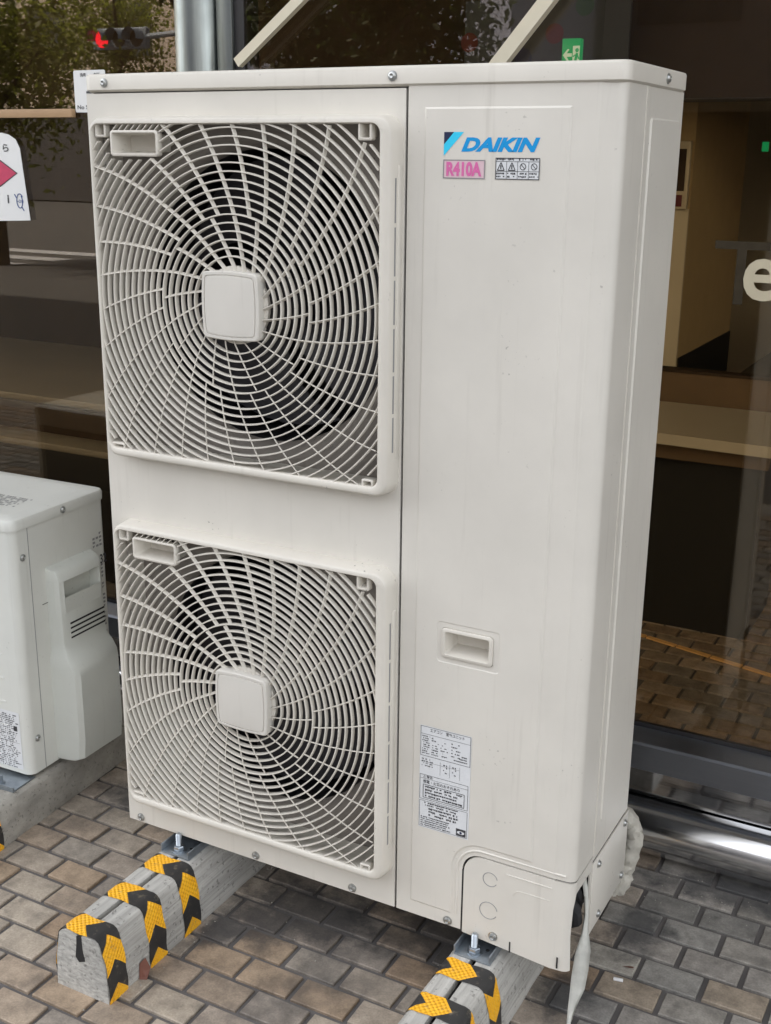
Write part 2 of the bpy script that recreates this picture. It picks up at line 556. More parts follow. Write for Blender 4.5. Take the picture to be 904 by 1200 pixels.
def text_mesh(s, bold=0.0, shear=0.0):
    cu = bpy.data.curves.new('lettering', 'FONT')
    cu.body = s; cu.offset = bold; cu.shear = shear; cu.resolution_u = 4
    ob = bpy.data.objects.new('lettering', cu)
    COL.objects.link(ob)
    me = bpy.data.meshes.new_from_object(ob)
    bpy.data.objects.remove(ob); bpy.data.curves.remove(cu)
    v = np.array([p.co[:] for p in me.vertices]) if len(me.vertices) else np.zeros((0, 3))
    f = [tuple(p.vertices) for p in me.polygons]
    return v, f

def text_fit(mb, s, x0, x1, z0, z1, y, bold=0.0, shear=0.0, keep=False):
    """Lettering laid flat on an XZ plane, fitted to the box."""
    v, f = text_mesh(s, bold, shear)
    if not len(v): return mb
    lo, hi = v.min(0), v.max(0)
    sx = (x1 - x0) / max(1e-6, hi[0] - lo[0]); sz = (z1 - z0) / max(1e-6, hi[1] - lo[1])
    if keep: sx = sz
    return mb.add([(x0 + (p[0] - lo[0]) * sx, y, z0 + (p[1] - lo[1]) * sz) for p in v], f)

def rects(mb, rs, y):
    for x0, x1, z0, z1 in rs:
        mb.add([(x0, y, z0), (x1, y, z0), (x1, y, z1), (x0, y, z1)], [(0, 1, 2, 3)])
    return mb

def outline(mb, x0, x1, z0, z1, w, y):
    return rects(mb, [(x0, x1, z1 - w, z1), (x0, x1, z0, z0 + w), (x0, x0 + w, z0 + w, z1 - w), (x1 - w, x1, z0 + w, z1 - w)], y)

def tiny_rows(mb, x0, x1, z1, n, pitch, h, y, fill=0.7, seed=1, cw=0.0022):
    """Rows of unreadably small print."""
    r = random.Random(seed)
    for k in range(n):
        z = z1 - k * pitch; x = x0
        end = x1 - r.random() * (x1 - x0) * 0.25
        while x < end:
            w = cw * (0.5 + r.random())
            if r.random() < fill:
                hh = h * (0.55 + 0.45 * r.random())
                rects(mb, [(x, min(x + w * 0.75, x1), z - hh, z)], y)
            x += w

def screw(parent, p, axis, r=0.0065, d=1):
    """Pan head screw; axis 'y' faces -Y, axis 'x' faces +X."""
    m = MB()
    s = -1 if axis == 'y' else 1
    m.lathe((0, 0, 0), [(r * 1.25, 0), (r * 1.25, s * .0012), (r, s * .0014), (r * .9, s * .0035), (r * .55, s * .0046), (r * .3, s * .0034), (.0004, s * .0030)], axis, 14)
    o = m.obj('screw', SCREW, parent, p)
    return o

# ------------------------------------------------------------------ ground
PITX, PITY, BW, BH = 0.1132, 0.0688, 0.1035, 0.0590
def brick_mesh(seed, mat):
    r = random.Random(seed)
    m = MB()
    def j(a): return (r.random() - .5) * a
    b = [(j(.0016), -BH + j(.0016)), (BW + j(.0016), -BH + j(.0016)), (BW + j(.0016), j(.0016)), (j(.0016), j(.0016))]
    lo = [(x, y, -.012) for x, y in b]
    md = [(x, y, -.0015) for x, y in b]
    c = 0.0014
    sg = [(1, 1), (-1, 1), (-1, -1), (1, -1)]
    tp = [(x + c * s, y + c * t, 0) for (x, y), (s, t) in zip(b, sg)]
    m.loft([lo, md, tp], True, False, True)
    return m.mesh('brick', mat, 25)
pave_m = MB().add([(-8, -1.95, -.006), (5, -1.95, -.006), (5, .66, -.006), (-8, .66, -.006)], [(0, 1, 2, 3)])
pavement = struct(pave_m.obj('pavement', MORTAR, smooth=False), 'brick paved pavement in front of the shop window')
brick_meshes = [brick_mesh(i, BRICK) for i in range(8)]
PAL = [(.30, .275, .245), (.27, .255, .235), (.33, .305, .27), (.29, .265, .24), (.25, .235, .22), (.30, .245, .19), (.27, .215, .165), (.29, .25, .21)]
PW = [5, 5, 4, 5, 4, 2, 1.5, 2]
def project(p):
    d = Vector(p) - cam.matrix_world.translation
    z = d.dot(_f)
    return 452 + 1374.18 * d.dot(_r) / z, 600 - 1374.18 * d.dot(_u) / z
near, far = [], []
for k in range(-28, 10):
    for i in range(-66, 42):
        x = -0.2865 + PITX * i + (0.0566 if k % 2 else 0)
        y = 0.0008 + PITY * k
        if x < -7.9 or x + BW > 4.9: continue
        px, py = project((x + BW / 2, y - BH / 2, 0))
        vis = -45 < px < 950 and py < 1250 and y > -.8
        hidden = (0.2 < x < .62 and .28 < y) or (-1 < x < -.45)
        (near if vis and not hidden else far).append((x, y))
near.sort(key=lambda p: (Vector((p[0], p[1], 0)) - cam.matrix_world.translation).length)
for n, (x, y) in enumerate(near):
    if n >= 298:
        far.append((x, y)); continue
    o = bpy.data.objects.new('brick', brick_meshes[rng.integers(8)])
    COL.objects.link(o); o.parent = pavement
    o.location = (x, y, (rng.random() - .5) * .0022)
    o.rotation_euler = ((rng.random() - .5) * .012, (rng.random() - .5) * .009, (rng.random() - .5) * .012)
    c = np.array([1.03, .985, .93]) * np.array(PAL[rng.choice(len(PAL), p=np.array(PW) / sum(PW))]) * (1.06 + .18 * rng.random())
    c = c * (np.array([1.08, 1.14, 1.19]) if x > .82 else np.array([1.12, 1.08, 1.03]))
    if y > .47 and rng.random() < .75: c = c * .7  # bricks near the wall darkened: grime and contact shade put into the colour
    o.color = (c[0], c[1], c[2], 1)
bm_far = MB()
for x, y in far:
    b = [(x, y - BH), (x + BW, y - BH), (x + BW, y), (x, y)]
    h = (rng.random() - .5) * .002
    bm_far.loft([[(p[0], p[1], -.01) for p in b], [(p[0], p[1], h - .002) for p in b],
                 [(p[0] + s * .002, p[1] + t * .002, h) for p, (s, t) in zip(b, [(1, 1), (-1, 1), (-1, -1), (1, -1)])]], True, False, True)
struct(bm_far.obj('outlying_bricks', BRICKS, pavement, smooth=False), None, 'stuff')
struct(MB().add([(-200, -200, -.16), (200, -200, -.16), (200, 200, -.16), (-200, 200, -.16)], [(0, 1, 2, 3)]).obj('ground', ASPH, smooth=False), 'grey asphalt ground beyond the street')
struct(MB().box(-60, 60, -1.951, -2.10, -.2, -.001, .01).obj('kerb', CONC2), 'long concrete kerb edging the brick pavement')
struct(MB().add([(-60, -2.1, -.12), (-60, -24, -.12), (60, -24, -.12), (60, -2.1, -.12)], [(0, 1, 2, 3)]).obj('road', ASPH, smooth=False), 'asphalt road running past the shop')
cw = MB()
for k in range(5):
    cw.add([(-15.5 + .0, -7.2 - k * .95, -.114), (-11.0, -7.2 - k * .95, -.114), (-11.0, -7.65 - k * .95, -.114), (-15.5, -7.65 - k * .95, -.114)], [(0, 1, 2, 3)])
struct(cw.obj('crosswalk_marking', ROADW, smooth=False), 'white zebra stripes painted across the road')

# ------------------------------------------------------------------ tall air conditioner
AC = thing('tall_air_conditioner', 'tall off-white outdoor air conditioner with two round fan grilles standing on concrete feet', 'air conditioner', (0, 0, Z0))
Wd, Dp, Ht = 0.900, 0.282, 1.339
# lid with folded rim
lid = MB()
def lidloop(e, z, r): return rrect_xy(-e, Wd + e, -e, Dp + e, r, z, 7)
lid.loft([lidloop(-.001, Ht - .004, .014), lidloop(.0040, Ht - .0005, .017), lidloop(.0043, Ht + .0195, .018), lidloop(.0030, Ht + .0225, .017), lidloop(.0005, Ht + .0235, .015), lidloop(-.012, Ht + .0235, .008)], True, True, True)
lid_o = lid.obj('lid', LIDP, AC, sharp=50)
for p in ((.042, -.0042, Ht + .010), (.564, -.0042, Ht + .010)): screw(lid_o, p, 'y', .0058)
screw(lid_o, (Wd + .0042, .173, Ht + .010), 'x', .0058)
# fan-side front panel with two round openings
HUBS = [(.3005, 1.0155), (.3005, .3375)]
XS = 0.5835
fp = MB()
outer = [(0, 0, .002), (XS, 0, .002), (XS, 0, Ht - .006), (0, 0, Ht - .006)]
RB = .262
PD = .042                                    # depth of the orifice plate behind the panel face
ops = [rrect(hx - .2675, hx + .2735, hz - .2650, hz + .2740, .012, 0, 4) for hx, hz in HUBS]
fp.flat([outer] + ops)
orifs = []
for (hx, hz), op in zip(HUBS, ops):
    inn_ = [(x, PD, z) for x, y, z in op]
    fp.loft([op, inn_])
    orif = MB().flat([[(x, PD + .0005, z) for x, y, z in op], circ(hx, hz, RB, PD + .0005)])
    orifs.append(orif)
for a, b in zip(outer, outer[1:] + outer[:1]):
    fp.add([a, b, (b[0], .012, b[2]), (a[0], .012, a[2])], [(0, 1, 2, 3)])
panel = fp.obj('fan_panel', PAINT, AC)
for orif in orifs: orif.obj('orifice_plate', SHADEDIN, panel)
for p in ((.029, 0, .012), (.296, 0, .012), (.50, 0, .012)): screw(panel, p, 'y')
# left side, back, pan
MB().box(0.001, .005, .0125, Dp, .002, Ht - .004).obj('side_panel', PAINT, AC)
MB().box(0.006, Wd - .004, Dp - .003, Dp, .002, Ht - .004).obj('back_coil', FINS, AC)
MB().box(0.006, Wd - .034, .004, Dp - .004, .0025, .010).obj('base_pan', DARKIN, AC)
MB().box(XS - .006, XS + .0005, .013, Dp - .004, .011, Ht - .006).obj('divider', DARKIN, AC)
MB().box(.010, XS - .01, Dp - .012, Dp - .005, .012, Ht - .01).obj('heat_exchanger', FINS, AC)

# fan grille -------------------------------------------------------
GY = -.030                                   # front of the rings
FR = dict(xl=.0262, xr=.5885, zb=.742, zt=1.2962)
cz0 = HUBS[0][1]
IN = (-.2685, .2575, -.2600, .2700)          # opening of the frame, relative to the hub
CUPS = [(.070 - .3005, .165 - .3005, 1.237 - cz0, 1.2765 - cz0)]
TABS = [(.222, .244, .247, .275), (.230, .250, -.272, -.248), (-.264, -.236, -.272, -.250), (-.262, -.240, .250, .275)]
def inside(x, z):
    if not (IN[0] - .003 < x < IN[1] + .003 and IN[2] - .003 < z < IN[3] + .003): return False
    for a, b, c, d in CUPS + TABS:
        if a - .002 < x < b + .002 and c - .002 < z < d + .002: return False
    return True
TH_R = [.050, .0615, .072, .085, .10, .12, .14, .17, .20, .245, .30, .34, .42]
TH_T = [-21.5, -16.5, -12.4, -9.0, -6.0, -2.9, 0, 3.5, 6.4, 10.1, 14.3, 17.4, 22.5]
def theta(r): return math.radians(float(np.interp(r, TH_R, TH_T)))
RINGS = [.0755 + .01265 * k for k in range(26)]
TIER = RINGS[5]
def strip_solid(m, path, w, y0, y1, lean=0.0):
    """Blade following path [(x,z,nx,nz)], w thick, from y0 (front, slightly rounded) to y1."""
    loops = []
    for x, z, nx, nz in path:
        h = w / 2
        loops.append([(x - nx * h * .55, y0, z - nz * h * .55), (x + nx * h * .55, y0, z + nz * h * .55),
                      (x + nx * h, y0 + .0014, z + nz * h), (x + nx * (h * .8 - lean), y1, z + nz * (h * .8 - lean)),
                      (x - nx * (h * .8 + lean), y1, z - nz * (h * .8 + lean)), (x - nx * h, y0 + .0014, z - nz * h)])
    m.loft(loops, True, True, True)
ring_meshes = []
for r in RINGS:
    n = 240
    ok = [inside(r * math.cos(i / n * 2 * PI), r * math.sin(i / n * 2 * PI)) for i in range(n)]
    m = MB(); segs = []
    if all(ok):
        pts = [(r * math.cos(i / n * 2 * PI), r * math.sin(i / n * 2 * PI), math.cos(i / n * 2 * PI), math.sin(i / n * 2 * PI)) for i in range(0, n + 1, 2)]
        segs = [pts]
    else:
        st = next((i for i in range(n) if not ok[i]), 0)
        cur = []
        for q in range(n + 1):
            i = (st + q) % n; a = i / n * 2 * PI
            if ok[i]: cur.append((r * math.cos(a), r * math.sin(a), math.cos(a), math.sin(a)))
            else:
                if len(cur) > 2: segs.append(cur)
                cur = []
        if len(cur) > 2: segs.append(cur)
    for sg in segs:
        m = MB(); strip_solid(m, sg, .0025, GY, GY + .0088)
        ring_meshes.append(m.mesh('grille_ring', PLAST, 60))
def spoke_mesh(a0, r0, r1, w=.0020):
    m = MB(); pts = []; segs = []
    R = np.arange(r0, r1 + .001, .006)
    for r in R:
        a = a0 + theta(r); a2 = a0 + theta(r + .002)
        x, z = r * math.cos(a), r * math.sin(a)
        tx, tz = (r + .002) * math.cos(a2) - x, (r + .002) * math.sin(a2) - z
        l = math.hypot(tx, tz)
        if inside(x, z): pts.append((x, z, -tz / l, tx / l))
        else:
            if len(pts) > 2: segs.append(pts)
            pts = []
    if len(pts) > 2: segs.append(pts)
    for sg in segs: strip_solid(m, sg, w, GY + .0004, GY + .0060, .0024)
    return m.mesh('grille_spoke', PLAST, 60) if segs else None
spoke_meshes = []
A0 = math.radians(125.4)
for k in range(30):
    spoke_meshes.append(spoke_mesh(A0 + k * math.radians(12), TIER, .40))
for k in range(20):
    spoke_meshes.append(spoke_mesh(A0 + k * math.radians(18), .052, TIER))
spoke_meshes = [s for s in spoke_meshes if s]
# frame
def floop(xl, xr, zb, zt, r, y): return rrect(xl - .3005, xr - .3005, zb - cz0, zt - cz0, r, y, 8)
fm = MB()
fm.loft([floop(.0235, .5798, .7395, 1.2985, .027, 0.0005), floop(.0262, .5780, .742, 1.296, .025, -.027), floop(.0285, .5758, .7445, 1.2935, .023, -.0315),
         floop(.0300, .5746, .7465, 1.292, .022, -.0325), floop(.0318, .561, .7545, 1.2868, .016, -.0325), floop(.0332, .5590, .7565, 1.2855, .014, -.0305), floop(.0335, .5585, .757, 1.285, .014, -.004)])
frame_me = fm.mesh('grille_frame', PLAST, 50)
# slot strip on the frame's right flank
sl = MB().box(.5770 - .3005, .5803 - .3005, -.0120, -.0008, .800 - cz0, 1.230 - cz0, .001)
slot_me = sl.mesh('frame_rib', PLAST, 50)
slg = MB()
zc = .812
for zz in (.872, .935, 1.005, 1.075, 1.150, 1.218):
    slg.box(.5765 - .3005, .5790 - .3005, -.0205, -.0168, zc - cz0, zz - .006 - cz0)
    zc = zz
slotgap_me = slg.mesh('frame_slot', GREYINK, 50)
# grip recess
def cup(m, a, b, c, d, yf, yb, lip, draft=.004, r=.006):
    m.loft([rrect(a, b, c, d, r, yf + .012), rrect(a, b, c, d, r, yf + .001), rrect(a + .001, b - .001, c + .001, d - .001, r * .9, yf),
            rrect(a + lip, b - lip, c + lip, d - lip, r * .7, yf), rrect(a + lip + .0008, b - lip - .0008, c + lip + .0008, d - lip - .0008, r * .6, yf + .0015),
            rrect(a + lip + draft, b - lip - draft, c + lip + draft, d - lip - draft, r * .5, yb)], True, False, True)
    return m
cupm = cup(MB(), *CUPS[0], GY - .0005, .012, .0035)
# slatted web above the grip
for k in range(8):
    x = CUPS[0][0] + .004 + k * .012
    cupm.add([(x, GY + .001, CUPS[0][3]), (x + .002, GY + .001, CUPS[0][3]), (x + .012, GY + .001, .2705), (x + .010, GY + .001, .2705),
              (x, -.004, CUPS[0][3]), (x + .002, -.004, CUPS[0][3]), (x + .012, -.004, .2705), (x + .010, -.004, .2705)],
             [(0, 1, 2, 3), (4, 5, 6, 7), (0, 1, 5, 4), (1, 2, 6, 5), (2, 3, 7, 6), (3, 0, 4, 7)])
cup_me = cupm.mesh('grip_recess', PLAST, 45)
tab_mes = [cup(MB(), a, b, c, d, GY + .001, -.002, .003, .002, .003).mesh('corner_clip', PLAST, 45) for a, b, c, d in TABS]
# hub
hb = MB()
def hubloop(h, y, bulge=.0022):
    pts = []
    n = 10
    c = .0060 * h / .0515
    base = rrect(-h, h, -h, h, c, y, 5)
    out = []
    for x, yy, z in base:
        b1 = bulge * (1 - (z / h) ** 2) * (1 if abs(x) > h - c * .6 else 0)
        out.append((x + math.copysign(b1, x) if abs(x) > h - c * .6 else x, yy, z))
    # add bulged points on the straight runs
    res = []
    for i, p in enumerate(out):
        res.append(p)
        q = out[(i + 1) % len(out)]
        if math.dist(p, q) > h:
            for t in (.17, .34, .5, .66, .83):
                m_ = [p[k] + (q[k] - p[k]) * t for k in range(3)]
                bb = bulge * 4 * t * (1 - t)
                if abs(p[0] - q[0]) > abs(p[2] - q[2]): m_[2] += math.copysign(bb, m_[2])
                else: m_[0] += math.copysign(bb, m_[0])
                res.append(tuple(m_))
    return res
hb.loft([hubloop(.0515, GY + .012), hubloop(.0515, -.0385), hubloop(.0500, -.0405), hubloop(.0462, -.0405), hubloop(.0458, -.0390), hubloop(.0448, -.0390), hubloop(.0444, -.0406), hubloop(.0430, -.0408)], True, False, True)
hub_me = hb.mesh('hub_cover', HUBP, 30)
hbd = MB().lathe((0, 0, 0), [(.0610, GY + .0135), (.0610, GY + .007), (.0595, GY + .006), (.03, GY + .006)], 'y', 48)
hubd_me = hbd.mesh('hub_plate', PLAST, 40)
# bell mouth + fan
bell_me = MB().lathe((0, 0, 0), [(RB, PD), (RB - .006, PD + .0015), (RB - .014, PD + .006), (RB - .021, PD + .014), (RB - .0245, PD + .024), (RB - .026, PD + .030)], 'y', 96).mesh('bell_mouth', SHADEDIN, 60)
shr_me = MB().lathe((0, 0, 0), [(RB - .024, .070), (RB - .020, .075), (RB - .018, .205), (RB - .03, .262)], 'y', 64).mesh('fan_shroud', DARKIN, 60)
def blade_mesh():
    m = MB(); loops = []
    for r in np.linspace(.055, .225, 9):
        t = (r - .055) / .17
        a0, a1 = -.55 - .25 * t, .55 + .45 * t
        pts = []
        for s in np.linspace(0, 1, 9):
            a = a0 + (a1 - a0) * s + .5 * t
            pts.append((r * math.cos(a), .135 + .07 * (s - .5) * (1.1 - .35 * t), r * math.sin(a)))
        loops.append(pts)
    m.loft(loops, False)
    n = len(m.v)
    m.add([(x, y + .003, z) for x, y, z in m.v[:n]], m.f[:])
    return m.mesh('fan_blade', BLADE, 60)
blade_me = blade_mesh()
fanhub_me = MB().lathe((0, 0, 0), [(.03, .076), (.052, .080), (.058, .09), (.058, .16)], 'y', 40, True, True).mesh('fan_hub', BLADE, 40)
for gi, (hx, hz) in enumerate(HUBS):
    loc = (hx, 0, hz)
    g = link('fan_grille', frame_me, AC, loc)
    for me in ring_meshes: link('grille_ring', me, g)
    for me in spoke_meshes: link('grille_spoke', me, g)
    link('frame_rib', slot_me, g); link('frame_slot', slotgap_me, g); link('grip_recess', cup_me, g)
    for t in tab_mes: link('corner_clip', t, g)
    link('hub_plate', hubd_me, g); link('hub_cover', hub_me, g)
    link('bell_mouth', bell_me, AC, loc)
    fan = link('fan', fanhub_me, AC, loc)
    link('fan_shroud', shr_me, AC, loc)
    for k in range(3):
        b = link('fan_blade', blade_me, fan); b.rotation_euler = (0, k * 2 * PI / 3 + .6 + gi, 0)

# service panel -----------------------------------------------------
X0 = 0.5875
CX, CZ = .7085, .148                          # piping cover opening
sp = MB()
def arcpts(cx, cz, r, a0, a1, n=8): return [(cx + r * math.cos(a0 + (a1 - a0) * i / n), cz + r * math.sin(a0 + (a1 - a0) * i / n)) for i in range(n + 1)]
RC = .014
XF = .868                                    # the flat front ends here, then a slightly canted strip
YF = .0016
cut = [(X0, .002), (CX, .002), (CX, CZ - .03 + .0)] + [p for p in arcpts(CX + .034, CZ - .03, .034, PI, PI / 2)][1:] + [(XF, CZ + .004)]
front = [(x, 0, z) for x, z in cut] + [(XF, 0, Ht - .003), (X0, 0, Ht - .003)]
HX0, HX1, HZ0, HZ1 = .6605, .7485, .4885, .5395
EX0, EX1, EZ0, EZ1 = .6135, .8290, .0275, 1.3075
hole = rrect(HX0, HX1, HZ0, HZ1, .006, 0)
# embossed field: follows the piping cover with a rounded notch
emb = [(EX0, EZ0)] + [(CX - .017, EZ0)] + [p for p in arcpts(CX + .034, CZ - .03, .051, PI, PI / 2)] + [(EX1, CZ + .021), (EX1, EZ1)]
emb += [(EX1 - .012, EZ1 + .0)][:0]
def emb_loop(off, y):
    # offset inwards roughly by scaling about edges
    out = []
    for i, (x, z) in enumerate(emb):
        p, q = Vector(emb[i - 1]), Vector(emb[(i + 1) % len(emb)])
        c = Vector((x, z))
        d1 = (c - p); d2 = (q - c)
        if d1.length < 1e-9 or d2.length < 1e-9: d1 = d2 = q - p
        d1.normalize(); d2.normalize()
        n1 = Vector((-d1.y, d1.x)); n2 = Vector((-d2.y, d2.x))
        nn = n1 + n2
        nn = nn / max(.5, nn.length_squared / 2)
        out.append((x + nn.x * off, y, z + nn.y * off))
    return out
emb.insert(0, (EX0, EZ1)) if (EX0, EZ1) not in emb else None
# order: (EX0,EZ1) -> (EX0,EZ0) -> bottom -> notch -> right -> top right ; counter-clockwise seen from -Y
e_out, e_in = emb_loop(0, 0), emb_loop(.0028, -.0016)
sp.flat([front, e_out])
sp.loft([e_out, e_in])
hole_e = rrect(HX0, HX1, HZ0, HZ1, .006, -.0016)
plate_o = rrect(.6525, .7595, .4795, .5485, .006, -.0016)
plate_i = rrect(.6540, .7580, .4810, .5470, .005, -.0006)
hole_i = rrect(HX0, HX1, HZ0, HZ1, .006, -.0006)
sp.flat([e_in, plate_o]); sp.loft([plate_o, plate_i]); sp.flat([plate_i, hole_i])
sp.loft([hole_i, rrect(HX0, HX1, HZ0, HZ1, .006, .008)])
for a, b in zip(front, front[1:]):
    sp.add([a, b, (b[0], .006, b[2]), (a[0], .006, a[2])], [(0, 1, 2, 3)])
# rounded corner and return
prof = [(XF, 0), (XF + .0022, .0007)] + [(Wd - RC + RC * math.sin(t), YF + RC - RC * math.cos(t)) for t in np.linspace(0, PI / 2, 9)] + [(Wd, .0935)]
sp.loft([[(x, y, z) for x, y in prof] for z in (CZ + .004, Ht - .003)], False)
pn = [(x - .004 if i > 3 else x, y + .004 if i < 5 else y, CZ + .004) for i, (x, y) in enumerate(prof)]
sp.loft([[(x, y, CZ + .004) for x, y in prof], pn], False)
serv = sp.obj('service_panel', PAINT, AC, sharp=28)
tri = MB().box(Wd - .0025, Wd + .0012, .0925, .0940, CZ + .004, Ht - .003).obj('panel_seam', PAINT, serv)
screw(serv, (.685, 0, .011), 'y')
cup(MB(), HX0 + .0006, HX1 - .0006, HZ0 + .0006, HZ1 - .0006, -.0040, .034, .0055, .006, .006).obj('grip_recess', PLAST, serv, sharp=45)
# swage ridge above the piping cover
sw = [(CX - .009, .0005, z) for z in np.linspace(.03, CZ - .03, 5)] + [(x, .0005, z) for x, z in arcpts(CX + .034, CZ - .03, .043, PI, PI / 2)][1:] + [(Wd - RC, YF, CZ + .013)]
MB().tube(sw, .0022, 8).obj('swage', PAINT, serv, sharp=60)
# right side panel
sd_ = MB()
yb0, yb1, zb0, zb1 = .0945, Dp, .139, Ht - .003
of = [(Wd - .0005, y, z) for y, z in ((yb0, zb0), (yb1, zb0), (yb1, zb1), (yb0, zb1))]
e1 = rrect_yz(.118, .266, .20, 1.296, .006, Wd - .0005); e2 = rrect_yz(.1205, .2635, .2025, 1.2935, .005, Wd + .0017)
sd_.flat([of, e1]); sd_.loft([e1, e2], True, False, True)
for a, b in zip(of, of[1:] + of[:1]): sd_.add([a, b, (b[0] - .006, b[1], b[2]), (a[0] - .006, a[1], a[2])], [(0, 1, 2, 3)])
sd_.obj('side_panel', PAINT, AC, sharp=28)
lowp = MB().box(Wd - .001, Wd + .0022, .0915, Dp + .002, .0, .1365, .0008).obj('lower_side_plate', PAINT, AC)
for y, z in ((.119, .122), (.262, .122), (.262, .016), (.135, .016)): screw(lowp, (Wd + .0022, y, z), 'x', .0055)
# piping cover wrapping the corner
pc = MB()
yc = -.0006
cov = [(CX + .0035, -.001)] + [(CX + .0035, CZ - .031)] + [p for p in arcpts(CX + .036, CZ - .031, .0325, PI, PI / 2)][1:] + [(XF, CZ + .0015), (XF, -.014)]
covp = [(x, yc, z) for x, z in cov]
covp = covp[::-1]
pc.flat([covp])
for a, b in zip(covp, covp[1:] + covp[:1]): pc.add([a, b, (b[0], .006, b[2]), (a[0], .006, a[2])], [(0, 1, 2, 3)])
def corner_row(z, inset=0.0):
    tm = math.radians(np.interp(z, [-.014, .0, .05, .100, .126, .1275], [66, 64, 52, 60, 84, 90]))
    return [(XF, -.0006 + inset, z)] + [(Wd - RC + (RC + .0006 - inset) * math.sin(t), YF + RC - (RC + .0006 - inset) * math.cos(t), z) for t in np.linspace(0, tm, 10)]
zrows = [-.014, -.008, 0, .012, .03, .05, .075, .10, .115, .126, .1275, CZ + .0015]
pc.loft([corner_row(z) for z in zrows], False)
pc.loft([corner_row(z, .003) for z in zrows], False)
xs = Wd + .0006
for poly in ([(RC + YF, .1275), (.0905, .1275), (.0905, CZ + .0015), (RC + YF, CZ + .0015)], [(.083, .004), (.0905, .004), (.0905, .1275), (.083, .1275)]):
    pc.loft([[(xs, y, z) for y, z in poly], [(xs - .003, y, z) for y, z in poly]], True, True, True)
cover = pc.obj('piping_cover', PAINT, AC, sharp=35)
screw(cover, (.768, yc, .010), 'y')
slots = MB()
for x in (.797, .879): slots.box(x, x + .0024, yc - .0006, yc + .001, -.010, .010)
slots.box(CX - .0002, CX + .0034, .0002, .004, -.001, CZ - .03)
slots.obj('slot', GAP, cover)
MB().box(CX - .004, Wd - .036, .0065, .0085, -.004, CZ + .02).obj('inner_plate', DARKIN, AC)
for (x, z, r) in ((.759, .115, .0125), (.758, .056, .0155)):
    ko = MB()
    for a0 in (.2,):
        ko.tube([(x + r * math.cos(a), yc, z + r * math.sin(a)) for a in np.linspace(a0, a0 + 5.6, 28)], .0007, 5)
    ko.obj('knockout', GREYINK, cover)
rg = MB()
rg.tube([(.787, yc, .134), (.865, yc, .134)], .0012, 6)
rg.tube([(.800, yc, .098)] + [(x, yc, z) for x, z in arcpts(.812, .098, .012, PI, PI / 2, 5)] + [(.862, yc, .110)], .0008, 6)
rg.obj('ridge', PAINT, cover)
# inside the pipe opening
pp = MB()
pp.tube([(Wd - .03, .085, .02), (Wd - .012, .060, .045), (Wd - .010, .045, .075), (Wd - .03, .03, .11)], .011, 10)
pp.tube([(Wd - .02, .09, .05), (Wd - .012, .068, .085), (Wd - .02, .05, .125)], .008, 10)
pp.obj('pipe', RUBBER, AC)
MB().box(Wd - .075, Wd - .07, .012, .16, .012, .15).obj('pipe_bay', DARKIN, AC)

# printed marks
Y1 = -.0020
ink = MB()
text_fit(ink, 'DAIKIN', .6715, .7870, 1.2487, 1.2675, Y1, .05, .32)
ink.obj('brand_lettering', BLUE, serv, smooth=False)
em = MB().add([(x, Y1, z) for x, z in ((.6600, 1.2745), (.6750, 1.2745), (.6448, 1.2430), (.6448, 1.2580))], [(0, 1, 2, 3)])
em.obj('brand_emblem', CYAN, serv, smooth=False)
MB().add([(x, Y1, z) for x, z in ((.6448, 1.2745), (.6600, 1.2745), (.6448, 1.2580))], [(0, 1, 2)]).obj('brand_emblem', NAVY, serv, smooth=False)
r4 = MB(); rects(r4, [(.6445, .7080, 1.2128, 1.2380)], Y1); r4o = r4.obj('refrigerant_label', PALEPINK, serv, smooth=False)
r4b = MB(); outline(r4b, .6445, .7080, 1.2128, 1.2380, .0013, Y1 - .0004); r4b.obj('label_border', GREYINK, r4o, smooth=False)
t = MB(); text_fit(t, 'R410A', .6495, .7030, 1.2160, 1.2352, Y1 - .0004, .045); t.obj('lettering', PINK, r4o, smooth=False)
pk = MB(); rects(pk, [(.7236, .7880, 1.2128, 1.2412)], Y1); pko = pk.obj('warning_label', LABELW, serv, smooth=False)
pi = MB(); yk = Y1 - .0004
outline(pi, .7236, .7880, 1.2128, 1.2412, .0011, yk)
rects(pi, [(.7236, .7880, 1.2360, 1.2366), (.7236, .7880, 1.2232, 1.2238)] + [(.7236 + .0161 * k, .7236 + .0161 * k + .0006, 1.2128, 1.2366) for k in (1, 2, 3)], yk)
for k in range(4):
    cx = .7236 + .0161 * (k + .5)
    if k < 2:
        for a in ((-.005, 1.2248, .005, 1.2248), (.005, 1.2248, 0, 1.2350), (0, 1.2350, -.005, 1.2248)):
            d = Vector((a[2] - a[0], 0, a[3] - a[1])).normalized() * .0006
            nrm = Vector((-d.z, 0, d.x))
            p, q = Vector((cx + a[0], yk, a[1])), Vector((cx + a[2], yk, a[3]))
            pi.add([p + nrm, q + nrm, q - nrm, p - nrm], [(0, 1, 2, 3)])
        rects(pi, [(cx - .0008, cx + .0008, 1.2262, 1.2315)], yk)
    else:
        pi.loft([circ(cx, 1.2298, .0046, yk, 20), circ(cx, 1.2298, .0036, yk, 20)])
        pi.add([(cx - .003, yk, 1.2324), (cx - .0022, yk, 1.233), (cx + .003, yk, 1.2272), (cx + .0022, yk, 1.2266)], [(0, 1, 2, 3)])
    tiny_rows(pi, cx - .0062, cx + .0062, 1.2402, 1, .004, .0028, yk, .8, k + 3)
    tiny_rows(pi, cx - .0065, cx + .0065, 1.2218, 2, .0042, .0026, yk, .75, k + 9)
pi.obj('pictograms', INK, pko, smooth=False)
